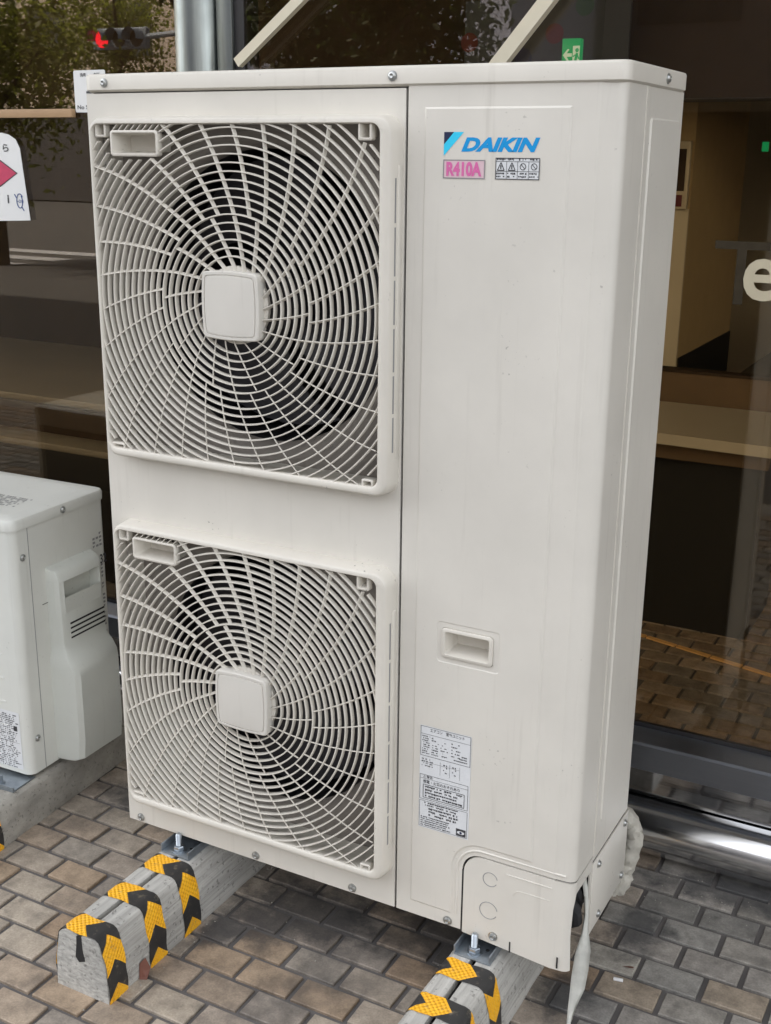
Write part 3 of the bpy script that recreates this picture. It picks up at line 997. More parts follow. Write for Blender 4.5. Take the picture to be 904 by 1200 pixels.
# rating plate and caution label
LX0, LX1, LZ0, LZ1 = .6275, .7182, .1760, .3628
lb = MB(); rects(lb, [(LX0, LX1, LZ0, LZ1)], Y1); lbo = lb.obj('rating_label', LABELW, serv, smooth=False)
li = MB(); yk = Y1 - .0004
outline(li, LX0 + .001, LX1 - .001, .3085, LZ1 - .001, .0007, yk)
text_fit(li, 'エアコン　室外ユニット', LX0 + .018, LX1 - .012, .3535, .3600, yk, .01)
rects(li, [(LX0 + .001, LX1 - .001, .3478, .3484)], yk)
tiny_rows(li, LX0 + .004, LX0 + .018, .3450, 9, .0038, .0022, yk, .8, 21)
tiny_rows(li, LX0 + .021, LX0 + .034, .3440, 8, .0042, .0022, yk, .6, 22)
tiny_rows(li, LX0 + .037, LX0 + .050, .3400, 6, .0048, .0022, yk, .5, 23)
tiny_rows(li, LX0 + .056, LX0 + .072, .3430, 6, .0056, .0024, yk, .6, 24)
tiny_rows(li, LX0 + .070, LX1 - .006, .3240, 3, .0045, .0024, yk, .7, 25)
tiny_rows(li, LX0 + .004, LX0 + .024, .3040, 4, .0040, .0022, yk, .8, 26)
for x in (LX0 + .040, LX0 + .056):
    tiny_rows(li, x, x + .010, .3010, 4, .0045, .0024, yk, .6, 27)
rects(li, [(LX0 + .002, LX0 + .072, .2975, .2979), (LX0 + .037, LX0 + .0374, .2800, .3040), (LX0 + .054, LX0 + .0544, .2800, .3040), (LX0 + .0716, LX0 + .072, .2800, .3040)], yk)
outline(li, LX0 + .001, LX1 - .003, .2290, .2745, .0007, yk)
rects(li, [(LX0 + .001, LX1 - .003, .2672, .2677)], yk)
text_fit(li, '⚠警告', LX0 + .007, LX0 + .024, .2684, .2737, yk, .01)
text_fit(li, '感電・火災のおそれあり', LX0 + .007, LX1 - .018, .2590, .2655, yk, .01)
outline(li, LX0 + .007, LX1 - .009, .2320, .2570, .0010, yk)
tiny_rows(li, LX0 + .011, LX1 - .013, .2545, 4, .0056, .0036, yk, .85, 31, .003)
outline(li, LX0 + .001, LX1 - .003, LZ0 + .002, .2265, .0006, yk)
tiny_rows(li, LX0 + .010, LX1 - .010, .2245, 2, .0046, .0030, yk, .85, 33, .0028)
tiny_rows(li, LX0 + .018, LX1 - .014, .2150, 3, .0056, .0038, yk, .85, 34, .003)
tiny_rows(li, LX0 + .004, LX0 + .064, .1975, 5, .0038, .0024, yk, .85, 35)
rects(li, [(LX1 - .022, LX1 - .005, .1795, .1925)], yk)
lio = li.obj('label_print', INK, lbo, smooth=False)
eye = MB()
eye.add([(LX1 - .0135 + .0068 * math.cos(a), yk - .0003, .186 + .0030 * math.sin(a)) for a in np.linspace(0, 2 * PI, 17)[:-1]], [tuple(range(16))])
eye.obj('label_mark', LABELW, lbo, smooth=False)
eye2 = MB().add([(LX1 - .0135 + .0022 * math.cos(a), yk - .0006, .186 + .0022 * math.sin(a)) for a in np.linspace(0, 2 * PI, 13)[:-1]], [tuple(range(12))])
eye2.obj('label_mark', NAVY, lbo, smooth=False)

# ------------------------------------------------------------------ concrete feet
def foot_profile(tw, bw, h, groove=True):
    p = [(-bw, 0), (bw, 0), (bw - .002, h * .5), (tw + .002, h - .010), (tw - .003, h - .003), (tw - .010, h)]
    if groove: p += [(.0055, h), (.0045, h - .014), (-.0045, h - .014), (-.0055, h)]
    return p + [(-tw + .010, h), (-tw + .003, h - .003), (-tw - .002, h - .010), (-bw + .002, h * .5)]
def tape_obj(prof, y0, y1, parent, flip=False, eps=.0012):
    """Hazard tape draped over the block, with UVs in metres along/across the tape."""
    pts = [Vector((x, z)) for x, z in prof]
    # right bottom -> top -> left bottom, skipping the groove
    path = [p for p in pts if not (abs(p.x) < .006)][1:] + [pts[0]]
    dense = []
    for a, b in zip(path, path[1:]):
        k = max(1, int((b - a).length / .006))
        for i in range(k): dense.append(a + (b - a) * i / k)
    dense.append(path[-1])
    m = MB(); rows = []
    s = 0; uvs = []
    for i, p in enumerate(dense):
        a, b = dense[max(i - 1, 0)], dense[min(i + 1, len(dense) - 1)]
        t = (b - a).normalized(); nrm = Vector((t.y, -t.x))
        q = p + nrm * eps
        if i: s += (p - dense[i - 1]).length
        wob = .0012 * math.sin(i * .7 + y0 * 90)
        rows.append([(q.x, y0 + wob, q.y), (q.x, (y0 + y1) / 2, q.y), (q.x, y1 + wob, q.y)])
        uvs.append(s)
    m.loft(rows, False)
    me = bpy.data.meshes.new('hazard_tape')
    me.from_pydata(m.v, [], m.f); me.materials.append(TAPE); me.shade_smooth()
    ul = me.uv_layers.new(name='tape')
    hw = (y1 - y0) / 2
    for lp in me.loops:
        vi = lp.vertex_index; r_, c_ = divmod(vi, 3)
        ss = uvs[r_]
        ul.data[lp.index].uv = ((uvs[-1] - ss + .030) if flip else ss, (c_ - 1) * hw)
    o = bpy.data.objects.new('hazard_tape', me); COL.objects.link(o); o.parent = parent
    return o
def make_block(m, prof, y0, y1):
    n = 14
    loops = []
    for i in range(n + 1):
        y = y0 + (y1 - y0) * i / n
        loops.append([(x + (0 if abs(x) < .006 else random.uniform(-.0008, .0008)), y, z + (random.uniform(-.0006, .0006) if z > .01 and abs(x) > .006 else 0)) for x, z in prof])
    loops[0] = [(x * .985, y, z * .992) for x, y, z in loops[0]]
    o = len(m.v)
    m.loft(loops)
    m.flat([loops[0]]); m.flat([loops[-1]])
TOPH = .120
def make_foot(x, label, tapes, flip):
    f = thing('concrete_block', label, 'concrete block', (x, 0, 0), 'grooved concrete feet carrying the tall unit')
    prof = foot_profile(.044, .0585, TOPH)
    m = MB(); make_block(m, prof, -.290, .40)
    m.obj('block', CONC, f, sharp=30)
    nt_ = MB().loft([[(x, yv, z + TOPH) for x, z in ((-.006, -.004), (.005, -.004), (.006, -.030), (.010, -.050), (-.004, -.056), (-.011, -.047), (-.007, -.02))] for yv in (-.2905, -.2885)], True, True, True)
    nt_.obj('groove_end', GAP, f)
    g = MB().box(-.0042, .0042, -.286, .39, TOPH - .0135, TOPH - .0125); g.obj('groove_floor', GAP, f)
    for a, b in tapes: tape_obj(prof, a, b, f, flip)
    # galvanised channel bracket with bolt
    b = MB()
    b.box(-.036, .030, -.026, .26, TOPH + .0005, TOPH + .0035, .0006)
    b.box(-.036, -.0335, -.026, .26, TOPH + .0036, TOPH + .018, .0006)
    b.box(.0275, .030, -.026, .26, TOPH + .0036, TOPH + .018, .0006)
    br = b.obj('bracket', GALV, f)
    bo = MB()
    bo.lathe((-.006, -.008, TOPH + .0036), [(.013, 0), (.013, .002)], 'z', 20, False, True)
    bo.lathe((-.006, -.008, TOPH + .0056), [(.0095, 0), (.0105, .002), (.0105, .007), (.009, .0088)], 'z', 6, False, True)
    thr = [(.0058 if k % 2 else .0052, .0088 + k * .0009) for k in range(26)]
    bo.lathe((-.006, -.008, TOPH + .0056), thr + [(.004, .0340)], 'z', 14, False, True)
    bo.obj('bolt', BOLT, br, sharp=40)
    MB().lathe((.012, .006, TOPH + .0037), [(.0035, 0), (.0035, .0002)], 'z', 12, False, True).obj('bolt_hole', GAP, br)
    return f
make_foot(.131, 'left grooved concrete foot with three yellow and black chevron tapes and an exposed end', [(-.289, -.242), (-.182, -.134), (-.083, -.033)], False)
make_foot(.745, 'right grooved concrete foot under the piping cover, cut off by the photo edge', [(-.082, -.036), (-.178, -.131), (-.286, -.240)], True)
lf = MB()
n = 9
pts_a = [(0, 0, .001), (.012, .006, .001), (.013, .016, .02), (.006, .012, .040), (-.001, .004, .030)]
lf.add([(x, y, z) for x, y, z in pts_a] + [(x + .001, y - .001, z) for x, y, z in pts_a], [(0, 1, 2, 3, 4), (9, 8, 7, 6, 5), (0, 1, 6, 5), (1, 2, 7, 6), (2, 3, 8, 7), (3, 4, 9, 8), (4, 0, 5, 9)])
tag(lf.obj('dry_leaf', LEAF, None, (.191, -.214, 0), smooth=False), 'brown dry leaf leaning on the side of the left concrete foot', 'leaf')

# ------------------------------------------------------------------ loose tape, pipes, litter
rib = MB()
cen = [(.893, .072, .272), (.899, .070, .245), (.903, .066, .215), (.905, .058, .180), (.908, .046, .150), (.908, .040, .115), (.907, .036, .080), (.903, .028, .050), (.902, .018, .022), (.908, .010, .004)]
wid = [.006, .007, .008, .009, .0125, .0135, .0120, .0065, .0025, .0015]
rows = []
for i, ((x, y, z), w) in enumerate(zip(cen, wid)):
    tw = min(1.0, max(0.0, (.20 - z) / .05))               # the strip twists round to face the street below the opening
    dx, dy = .95 * tw, 1.0 - .65 * tw
    rows.append([(x + dx * (k / 4 - .5) * 2 * w + .0015 * math.sin(k * 1.9 + i * .5), y + dy * (k / 4 - .5) * 2 * w - .003 * math.sin(k * 1.6), z + .006 * (k - 2) * (w / .03)) for k in range(5)])
rows2 = [[(x - .0012, y, z) for x, y, z in r] for r in rows]
rib.loft(rows, False); rib.loft(rows2, False)
tag(rib.obj('loose_tape', RIBBON, sharp=80), 'ivory finishing tape hanging out of the pipe opening down to the bricks', 'tape')
hz = MB()
P_ = [(.860, .292, .262), (.882, .315, .255), (.898, .330, .238), (.906, .338, .205), (.898, .338, .165), (.892, .338, .130), (.893, .330, .105), (.878, .325, .09)]
fine = []; rr = []
for i in range(len(P_) - 1):
    for t in np.linspace(0, 1, 7)[:-1]:
        fine.append(tuple(Vector(P_[i]).lerp(Vector(P_[i + 1]), t)))
        k = i + t
        rr.append(.0175 + .0018 * math.sin(k * 1.9) + .0010 * math.sin(k * 8.0))
hz.tube(fine, .025, 18, True, rr)
hz.v = [(x - .004 + random.gauss(0, .0011), y + random.gauss(0, .0011), z + random.gauss(0, .0011)) for x, y, z in hz.v]
hz.tube([(.865, .29, .20), (.884, .305, .17), (.886, .315, .12), (.875, .31, .09)], .010, 10)
tag(hz.obj('wrapped_pipe', WRAP, sharp=28), 'bundle of tape-wrapped pipes behind the tall unit near the steel tube', 'pipe')
lt = MB().tube([(.924, .190, .004), (.940, .192, .005)], .0032, 8)
tag(lt.obj('cigarette_butt', LITTER), 'white cigarette butt on a grey brick right of the tall unit', 'litter')
lt2 = MB(); lt2.add([(0, 0, .002), (.012, .001, .003), (.021, .0, .006), (.020, .004, .006), (.010, .006, .002)], [(0, 1, 2, 3, 4)])
tag(lt2.obj('dead_leaf', LEAF, None, (.926, .232, 0)), 'tiny curled dark leaf lying on the bricks beside the loose tape', 'leaf')

gr = MB()
for k in range(420):
    if k < 140: x, y = rng.uniform(-.30, 1.3), rng.uniform(-.6, .56)
    elif k < 260: x, y = .131 + rng.choice([-1, 1]) * rng.uniform(.060, .085), rng.uniform(-.29, .3)
    elif k < 330: x, y = .745 + rng.choice([-1, 1]) * rng.uniform(.060, .085), rng.uniform(-.29, .3)
    else: x, y = rng.uniform(.9, 1.3), rng.uniform(.42, .57)
    r_ = rng.uniform(.0006, .0021)
    p = [(x + r_ * rng.uniform(.6, 1.2) * math.cos(a), y + r_ * rng.uniform(.6, 1.2) * math.sin(a), .0012) for a in (0, 1.3, 2.5, 3.8, 5.0)]
    gr.add(p + [(x, y, .0012 + r_)], [(0, 1, 5), (1, 2, 5), (2, 3, 5), (3, 4, 5), (4, 0, 5)])
struct(gr.obj('grit', GRIT, smooth=False), 'loose grit scattered over the bricks', 'stuff')

# ------------------------------------------------------------------ small air conditioner
SX, SY, SZ = -.350, .090, .100                # right front bottom corner
U2 = thing('small_air_conditioner', 'smaller white outdoor unit with a side pipe cover, cut off at the left edge', 'air conditioner', (SX, SY, SZ), None, math.radians(2.0))
D2, H2, W2 = .290, .553, .78
b2 = MB()
def u2loop(z, e=0): return rrect_xy(-W2 - e, e, -e, D2 + e, max(.006, .018 + e), z, 6)
b2.loft([u2loop(.0), u2loop(H2 - .001)], True, True, True)
body2 = b2.obj('body', PAINT2, U2, sharp=40)
MB().box(-W2 + .03, -.03, D2 + .0005, D2 + .004, .03, H2 - .03).obj('back_coil', FINS, U2)
l2 = MB().loft([u2loop(H2, .003), u2loop(H2 + .016, .004), u2loop(H2 + .022, .001), u2loop(H2 + .0245, -.005), u2loop(H2 + .0245, -.016), u2loop(H2 + .0265, -.024), u2loop(H2 + .0265, -.03)], True, True, True)
lid2 = l2.obj('lid', PAINT2, U2, sharp=40)
screw(lid2, (.0045, .150, H2 + .010), 'x', .006)
seam = MB().box(-.0008, .0006, .0440, .0455, .001, H2 - .002); seam.obj('panel_seam', GREYINK, body2)
screw(body2, (.0003, .026, .492), 'x', .0062); screw(body2, (.0003, .026, .080), 'x', .0062)
ln = MB()
for z in np.arange(.11, .50, .055): ln.tube([(-.055, -.0002, z), (-W2 + .1, -.0002, z)], .0012, 6)
ln.obj('front_louvre_line', PAINT2, body2)
fl = MB(); rects(fl, [(-.110, -.022, .010, .145)], -.0008); flo = fl.obj('spec_label', LABELW, body2, smooth=False)
fi = MB(); tiny_rows(fi, -.106, -.026, .138, 28, .0046, .003, -.0012, .6, 51)
rects(fi, [(-.040, -.030, .100, .112), (-.106, -.026, .072, .0725)], -.0012)
fi.obj('label_print', INK, flo, smooth=False)
tl = MB()
r5 = random.Random(5)
for k in range(7):
    x = -.17
    while x < -.066:
        w = .004 + .004 * r5.random()
        if r5.random() < .75:
            y = .075 + k * .009
            tl.add([(x, y, H2 + .0268), (x + w * .8, y, H2 + .0268), (x + w * .8, y + .006, H2 + .0268), (x, y + .006, H2 + .0268)], [(0, 1, 2, 3)])
        x += w
tl.obj('lid_print', GREYINK, lid2, smooth=False)
# side pipe cover: stepped profile
cv = MB()
profz = [(-.0, .0), (.016, .058), (.058, .066), (.070, .070), (.225, .070), (.248, .066), (.268, .046), (.285, .037), (.425, .034), (.440, .032), (.452, .026), (.458, .012), (.459, 0)]
Y0c, Y1c = .092, .232
loops = []
for z, d in [(.004, .0), (.006, .052), (.012, .064), (.060, .069), (.205, .069), (.225, .066), (.243, .054), (.262, .040), (.280, .036), (.348, .035), (.420, .034), (.436, .030), (.444, .022), (.450, .0)]:
    wlow = 1.0 if z < .25 else 0.0
    y0, y1 = Y0c - .006 * wlow, Y1c + (.004 if z < .25 else 0)
    r = .012
    loops.append([(-.001, y0 - .004, z), (d * .55, y0 - .002, z), (d * .88, y0 + .002, z), (d, y0 + r, z), (d, (y0 + y1) / 2, z), (d, y1 - r, z), (d * .88, y1 - .002, z), (d * .55, y1 + .002, z), (-.001, y1 + .004, z)])
# leave the grip opening between z=.348 and .420
m1 = MB(); m1.loft(loops[:10], False)
m2 = MB(); m2.loft(loops[10:], False)
cvm = MB(); cvm.add(m1.v, m1.f); cvm.add(m2.v, m2.f)
la, lbp = loops[9], loops[10]
for i in (0, 1, 2, 5, 6, 7): cvm.add([la[i], la[i + 1], lbp[i + 1], lbp[i]], [(0, 1, 2, 3)])
a, b, c, d = la[3], la[5], lbp[5], lbp[3]
inn = [(.010, a[1] + .006, .356), (.010, b[1] - .006, .356), (.010, c[1] - .006, .416), (.010, d[1] + .006, .416)]
# the recess is open above the slanted sill
sill_a, sill_b = (a[0], a[1], .383), (b[0], b[1], .383)
cvm.add([a, b, sill_b, sill_a], [(0, 1, 2, 3)])
cvm.add([sill_a, sill_b, inn[1], inn[0]], [(0, 1, 2, 3)])
cvm.add([inn[0], inn[1], inn[2], inn[3]], [(0, 1, 2, 3)])
cvm.add([d, c, inn[2], inn[3]], [(0, 1, 2, 3)])
cvm.add([sill_a, d, inn[3], inn[0]], [(0, 1, 2, 3)]); cvm.add([sill_b, c, inn[2], inn[1]], [(0, 1, 2, 3)])
pcov = cvm.obj('pipe_cover', PLAST2, U2, sharp=32)
vs = MB()
for k in range(4): vs.box(.0352, .0362, Y0c + .022, Y1c - .006, .286 + k * .011, .2900 + k * .011)
vs.obj('vent_slot', GAP, pcov)
MB().box(-.002, .0015, Y0c - .02, Y0c + .02, .372, .3728).obj('cover_seam', GAP, pcov)
mk = MB()
v, f = text_mesh('R32', .02)
lo, hi = v.min(0), v.max(0)
sc = .022 / (hi[1] - lo[1])
mk.add([(.0006, .249 + (p[0] - lo[0]) * sc * .8, .405 + (p[1] - lo[1]) * sc) for p in v], f)
mk.obj('refrigerant_mark', INK, body2, smooth=False); mk = MB()
r6 = random.Random(6)
for k in range(26):
    for q in range(3):
        if r6.random() < .7:
            z = .475 - k * .009 - (.03 if k > 3 else 0)
            y = .242 + q * .011
            mk.add([(.0006, y, z), (.0006, y + .008 * r6.random() + .002, z), (.0006, y + .008, z + .005), (.0006, y, z + .005)], [(0, 1, 2, 3)])
mk.obj('side_print', GREYINK, body2, smooth=False)['kind'] = 'stuff'
# concrete base under the small unit
K = thing('kerb_block', 'long plain concrete base block carrying the small unit at the left edge', 'concrete block', (-.392, 0, 0), None, math.radians(4.0))
kb = MB(); kprof = foot_profile(.060, .070, .088, False)
make_block(kb, kprof, -.140, .52)
kb.obj('block', CONC2, K, sharp=30)
tape_obj(kprof, -.084, -.036, K)
ft = MB().box(-.05, .045, .03, .10, .0885, .0925, .001); ft.box(-.05, .045, .03, .034, .0926, .100)
ft.lathe((.0, .045, .0926), [(.008, 0), (.008, .006), (.004, .006), (.004, .02)], 'z', 8, False, True)
ft.obj('mounting_foot', GALV, K)

# ------------------------------------------------------------------ steel tube and shop window
tb = MB(); r = .0585
tb.lathe((-6, .622, r + .0012), [(r, 0), (r, 11)], 'x', 64, True, True)
tag(tb.obj('steel_tube', STEELTUBE, sharp=40), 'polished stainless steel tube lying along the foot of the shop window', 'steel tube')
SW = thing('shop_window', 'bronze glass shop window with stainless sill and column behind the units', 'window', (0, .655, 0))
gy = 0.0
MB().box(-6, -.305, gy, gy + .008, .262, 3.4).obj('glass_pane', GLASS, SW, smooth=False)
MB().box(-.150, 5, gy, gy + .008, .262, 3.4).obj('glass_pane', GLASS, SW, smooth=False)
si = MB()
for (ya, yb, za, zb) in ((-.055, -.001, .243, .255), ):
    si.add([(-6, -.001, .2620), (5, -.001, .2620), (5, -.050, .2520), (-6, -.050, .2520), (5, -.056, .2480), (-6, -.056, .2480), (5, -.056, .195), (-6, -.056, .195), (5, -.050, .191), (-6, -.050, .191), (5, .046, .191), (-6, .046, .191)],
           [(0, 1, 2, 3), (3, 2, 4, 5), (5, 4, 6, 7), (7, 6, 8, 9), (9, 8, 10, 11)])
si.obj('sill', STEELSILL, SW, sharp=20)
MB().box(-6, 5, -.027, -.015, .1215, .1905).obj('kick_plate', STEELKICK, SW)
MB().box(-6, 5, .060, .07, .002, .1905).obj('plinth', BRONZEMET, SW)
MB().box(-6, 5, -.0005, .009, .2535, .2715, .0008).obj('glazing_bead', BLACKMET, SW)
MB().lathe((-.263, .010, .19), [(.055, 0), (.055, 3.2)], 'z', 48, True, True).obj('column', STEELCOL, SW, sharp=40)
MB().box(-.2060, -.1660, -.012, .05, .192, 3.4, .002).obj('mullion', STEELCOL, SW)
MB().box(-.1655, -.140, -.004, .05, .192, 3.4).obj('mullion', BLACKMET, SW)

# signs on the glass
yy = .6535
ns = thing('no_smoking_sign', 'small white no smoking notice on the glass above the small unit', 'sign', (0, yy, Z0))
MB().loft([rrect(-.620, -.526, 1.331, 1.4225, .004, 0), rrect(-.620, -.526, 1.331, 1.4225, .004, -.0015)], True, True, True).obj('plate', STICKW, ns)
nt1 = MB(); text_fit(nt1, '禁　煙', -.601, -.540, 1.4085, 1.4165, -.002, .01); text_fit(nt1, 'No Smoking', -.613, -.533, 1.3350, 1.3470, -.002, .02)
rects(nt1, [(-.584, -.554, 1.372, 1.377)], -.002)
nt1.obj('lettering', INK, ns, smooth=False)
ds = thing('diamond_sticker', 'white sticker with a crimson diamond at the left edge of the glass', 'sticker', (0, yy, Z0))
sh = [(-.95, 1.283), (-.862, 1.286), (-.840, 1.282), (-.818, 1.271), (-.806, 1.250), (-.7885, 1.081), (-.95, 1.074)]
MB().loft([[(x, 0, z) for x, z in sh], [(x, -.0012, z) for x, z in sh]], True, True, True).obj('backing', STICKW, ds, smooth=False)
MB().add([(x, -.0018, z) for x, z in ((-.818, 1.192), (-.872, 1.2225), (-.935, 1.192), (-.880, 1.158))], [(0, 1, 2, 3)]).obj('diamond_outline', INK, ds, smooth=False)
MB().add([(x, -.0022, z) for x, z in ((-.8225, 1.192), (-.873, 1.2195), (-.93, 1.192), (-.880, 1.161))], [(0, 1, 2, 3)]).obj('diamond', CRIM, ds, smooth=False)
t3 = MB(); text_fit(t3, 'ら', -.8615, -.842, 1.2420, 1.2600, -.002, .02); text_fit(t3, 'i', -.8590, -.8535, 1.1200, 1.1400, -.002, .03)
t3.obj('lettering', INK, ds, smooth=False)
lg = MB()
lg.tube([(-.818 + .0115 * math.cos(a) * (1 - .04 * a), -.002, 1.126 + .018 * math.sin(a) * (1 - .02 * a)) for a in np.linspace(.6, 7.2, 26)], .0011, 5)
lg.tube([(-.812, -.002, 1.112), (-.806, -.002, 1.103)], .0011, 5); lg.tube([(-.834, -.002, 1.142), (-.829, -.002, 1.134)], .0011, 5)
text_fit(lg, 'i-oo', -.829, -.806, 1.1215, 1.1330, -.0022, .0)
lg.obj('logo', STBLUE, ds, smooth=False)
wl = thing('window_lettering', 'cream vinyl letters Te stuck on the glass at the right edge', 'lettering', (0, yy - .0005, Z0))
l1 = MB(); text_fit(l1, 'e', .9355, 1.0, .9985, 1.0735, -.001, .018); l1.obj('letter', VINYL, wl, smooth=False)
l2_ = MB(); text_fit(l2_, 'T', .880, .978, .990, 1.102, -.0004, .0); l2_.obj('worn_letter', GHOST, wl, smooth=False)

# ------------------------------------------------------------------ shop interior
FLI = .012
struct(MB().add([(-8, .66, FLI - .006), (6, .66, FLI - .006), (6, 9, FLI - .006), (-8, 9, FLI - .006)], [(0, 1, 2, 3)]).obj('shop_floor', MORTAR, smooth=False), 'dark floor inside the shop')
shop_floor = bpy.data.objects['shop_floor']
bin_ = [brick_mesh(50 + i, BRICK) for i in range(4)]
cand = []
for k in range(9, 46):
    for i in range(-48, 24):
        x = -0.2865 + PITX * i + (0.0566 if k % 2 else 0); y = 0.0008 + PITY * k + .04
        if y < .74: continue
        px, py = project((x + BW / 2, y, FLI))
        if (735 < px < 925 and 680 < py < 930) or (-20 < px < 128 and 492 < py < 572): cand.append((y, x))
cand.sort(key=lambda c: (c[1] < -.9, c[0]))
fi_far = MB()
for y, x in cand[298:]:
    fi_far.loft([[(x, y - BH, FLI - .004), (x + BW, y - BH, FLI - .004), (x + BW, y, FLI - .004), (x, y, FLI - .004)], [(x, y - BH, FLI), (x + BW, y - BH, FLI), (x + BW, y, FLI), (x, y, FLI)]], True, False, True)
if cand[298:]: struct(fi_far.obj('outlying_bricks', BRICKS, shop_floor, smooth=False), None, 'stuff')
for y, x in cand[:298]:
    o = bpy.data.objects.new('brick', bin_[rng.integers(4)]); COL.objects.link(o); o.parent = shop_floor
    o.location = (x, y, FLI + .001)
    c = np.array([1.15, 1.04, .94]) * np.array(PAL[rng.integers(4, 8)]) * (.8 + .4 * rng.random())
    o.color = (c[0], c[1], c[2], 1)
st = thing('sunlight_strip', 'thin yellow strip standing in for a sliver of sunlight across the bricks inside the shop', 'sunlight strip', (0, 0, 0))  # yellow pieces stand in for a sunbeam broken at the brick joints
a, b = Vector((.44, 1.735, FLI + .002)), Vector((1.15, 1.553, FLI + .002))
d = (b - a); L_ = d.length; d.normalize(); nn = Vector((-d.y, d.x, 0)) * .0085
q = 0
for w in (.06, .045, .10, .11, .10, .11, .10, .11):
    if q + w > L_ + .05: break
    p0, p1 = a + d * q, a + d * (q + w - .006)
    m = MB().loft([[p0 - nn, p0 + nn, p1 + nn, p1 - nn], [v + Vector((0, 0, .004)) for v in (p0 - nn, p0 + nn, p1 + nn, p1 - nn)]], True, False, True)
    m.obj('sunlight_piece', SUNSTRIP, st, smooth=False)
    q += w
ct = thing('counter', 'low counter with a cream top inside the shop at the right', 'counter', (0, 0, 0))
MB().loft([[(x, y, z) for x, y in ((-.4, 1.80), (.845, 1.74), (.855, 1.79), (.765, 2.22), (-.4, 2.22))] for z in (.600, .632)], True, True, True).obj('counter_top', COUNTERT, ct, smooth=False)
MB().box(-.38, .80, 1.84, 2.18, FLI, .5995).obj('counter_front', BASEB, ct)
MB().box(-.40, .82, 1.815, 1.835, .545, .5995).obj('counter_edge', MIDWOOD, ct)
pt = thing('partition', 'brown low partition standing behind the cream counter', 'partition', (0, 0, 0))
MB().box(-.5, 1.6, 2.45, 2.50, FLI, .690).obj('panel', MIDWOOD, pt)
MB().box(-.5, 1.6, 2.445, 2.505, .6905, .700).obj('rail', DARKWOOD, pt)
iw = thing('interior_wall', 'tan interior wall end with black skirting beyond the counter', 'wall', (0, 0, 0))
MB().box(-.9, .16, 3.30, 4.25, FLI, 3.3).obj('wall_body', TANWALL, iw, smooth=False)
MB().box(.1605, .166, 3.30, 4.25, FLI, .60).obj('skirting', BASEB, iw, smooth=False)
MB().box(.08, .1595, 3.285, 3.2995, FLI, 1.20).obj('door_jamb', CREAMW, iw, smooth=False)
bk = MB().box(-3.4, 5, 6.4, 6.5, FLI, 3.3)
tag(bk.obj('back_wall', CREAMW, smooth=False), 'cream wall at the far end of the shop corridor', 'wall')
MB_c = MB().box(.30, 5, 2.51, 6.39, .45, .46)
tag(MB_c.obj('raised_floor', CARPET, smooth=False), 'speckled carpet platform beyond the partition', 'platform')
bmn = MB().box(-3, 5, 2.9, 3.2, 1.60, 3.3)
tag(bmn.obj('ceiling_beam', DARKWOOD, smooth=False), 'brown ceiling bulkhead across the shop interior', 'beam')
dp = MB().box(.12, .24, 3.270, 3.284, 1.02, 1.27)
nb = thing('notice_board', 'framed notice on the tan wall end beyond the tall unit', 'notice', (0, 0, 0))
MB().box(.02, .155, 3.262, 3.284, 1.20, 1.46, .003).obj('frame', CREAMW, nb)
MB().box(.035, .140, 3.259, 3.2618, 1.27, 1.43).obj('sheet', DARKWOOD, nb)
MB().box(.04, .135, 3.259, 3.2618, 1.21, 1.255).obj('notice_sheet', DOTR, nb)
struct(MB().box(-8, 6, .70, 9, 3.31, 3.4).obj('ceiling', CEIL, smooth=False), 'pale ceiling of the shop')
for x, lab in ((-8.1, 'left'), (6.0, 'right')):
    pass
tag(MB().box(-8, -7.9, .70, 9, FLI, 3.3).obj('side_wall', DARKWOOD, smooth=False), 'dark side wall at the far left inside the shop', 'wall')
tag(MB().box(6.0, 6.1, .70, 9, FLI, 3.3).obj('side_wall', DARKWOOD, smooth=False), 'dark side wall at the far right inside the shop', 'wall')
tag(MB().box(-7.8, -.95, 5.0, 5.1, FLI, 3.3).obj('wood_wall', DEEPWOOD, smooth=False), 'dark timber wall behind the table inside the shop', 'wall')
# table inside at left
tt = thing('table', 'greige topped table with black legs inside the shop behind the small unit', 'table', (0, 0, 0))
MB().box(-2.9, -1.12, 1.50, 2.45, .535, .560, .003).obj('table_top', TABLETOP, tt)
MB().box(-2.9, -1.12, 1.485, 1.499, .43, .534).obj('apron', DARKWOOD, tt)
MB().box(-2.9, -.95, 1.28, 1.40, .440, .462, .002).obj('shelf_rail', TABLETOP, tt)
MB().box(-2.9, -.95, 1.285, 1.30, .33, .4395).obj('apron', BLACKMET, tt)
for x in (-1.33, -1.20):
    MB().box(x, x + .055, 1.285, 1.33, FLI, .329).obj('leg', BLACKMET, tt)
for z in (.10, .20): MB().box(-1.274, -1.2005, 1.30, 1.32, z, z + .012).obj('stretcher', BLACKMET, tt)
rl = MB().box(-2.6, -.622, .640, .654, 1.470, 1.489, .001)
tag(rl.obj('timber_rail', TIMBER), 'light timber rail across the glass between the sticker and the no smoking notice', 'rail')
# diagonal braces
def brace(p, q, w, label):
    p, q = Vector(p), Vector(q); d = (q - p).normalized(); n = Vector((-d.z, 0, d.x)) * w / 2
    lo = [p - n, q - n, q + n, p + n]
    m = MB().loft([[v + Vector((0, -w * .4, 0)) for v in lo], [v + Vector((0, w * .4, 0)) for v in lo]], True, True, True)
    tag(m.obj('diagonal_brace', BRACE, smooth=False), label, 'brace', 'diagonal braces by the glass')
brace((-.139, .625, 1.575), (.24, .625, 1.857), .020, 'cream diagonal brace in front of the glass beside the stainless column')
brace((.36, .625, 1.451), (.79, .625, 1.944), .026, 'wider cream diagonal brace in front of the glass above the tall unit')
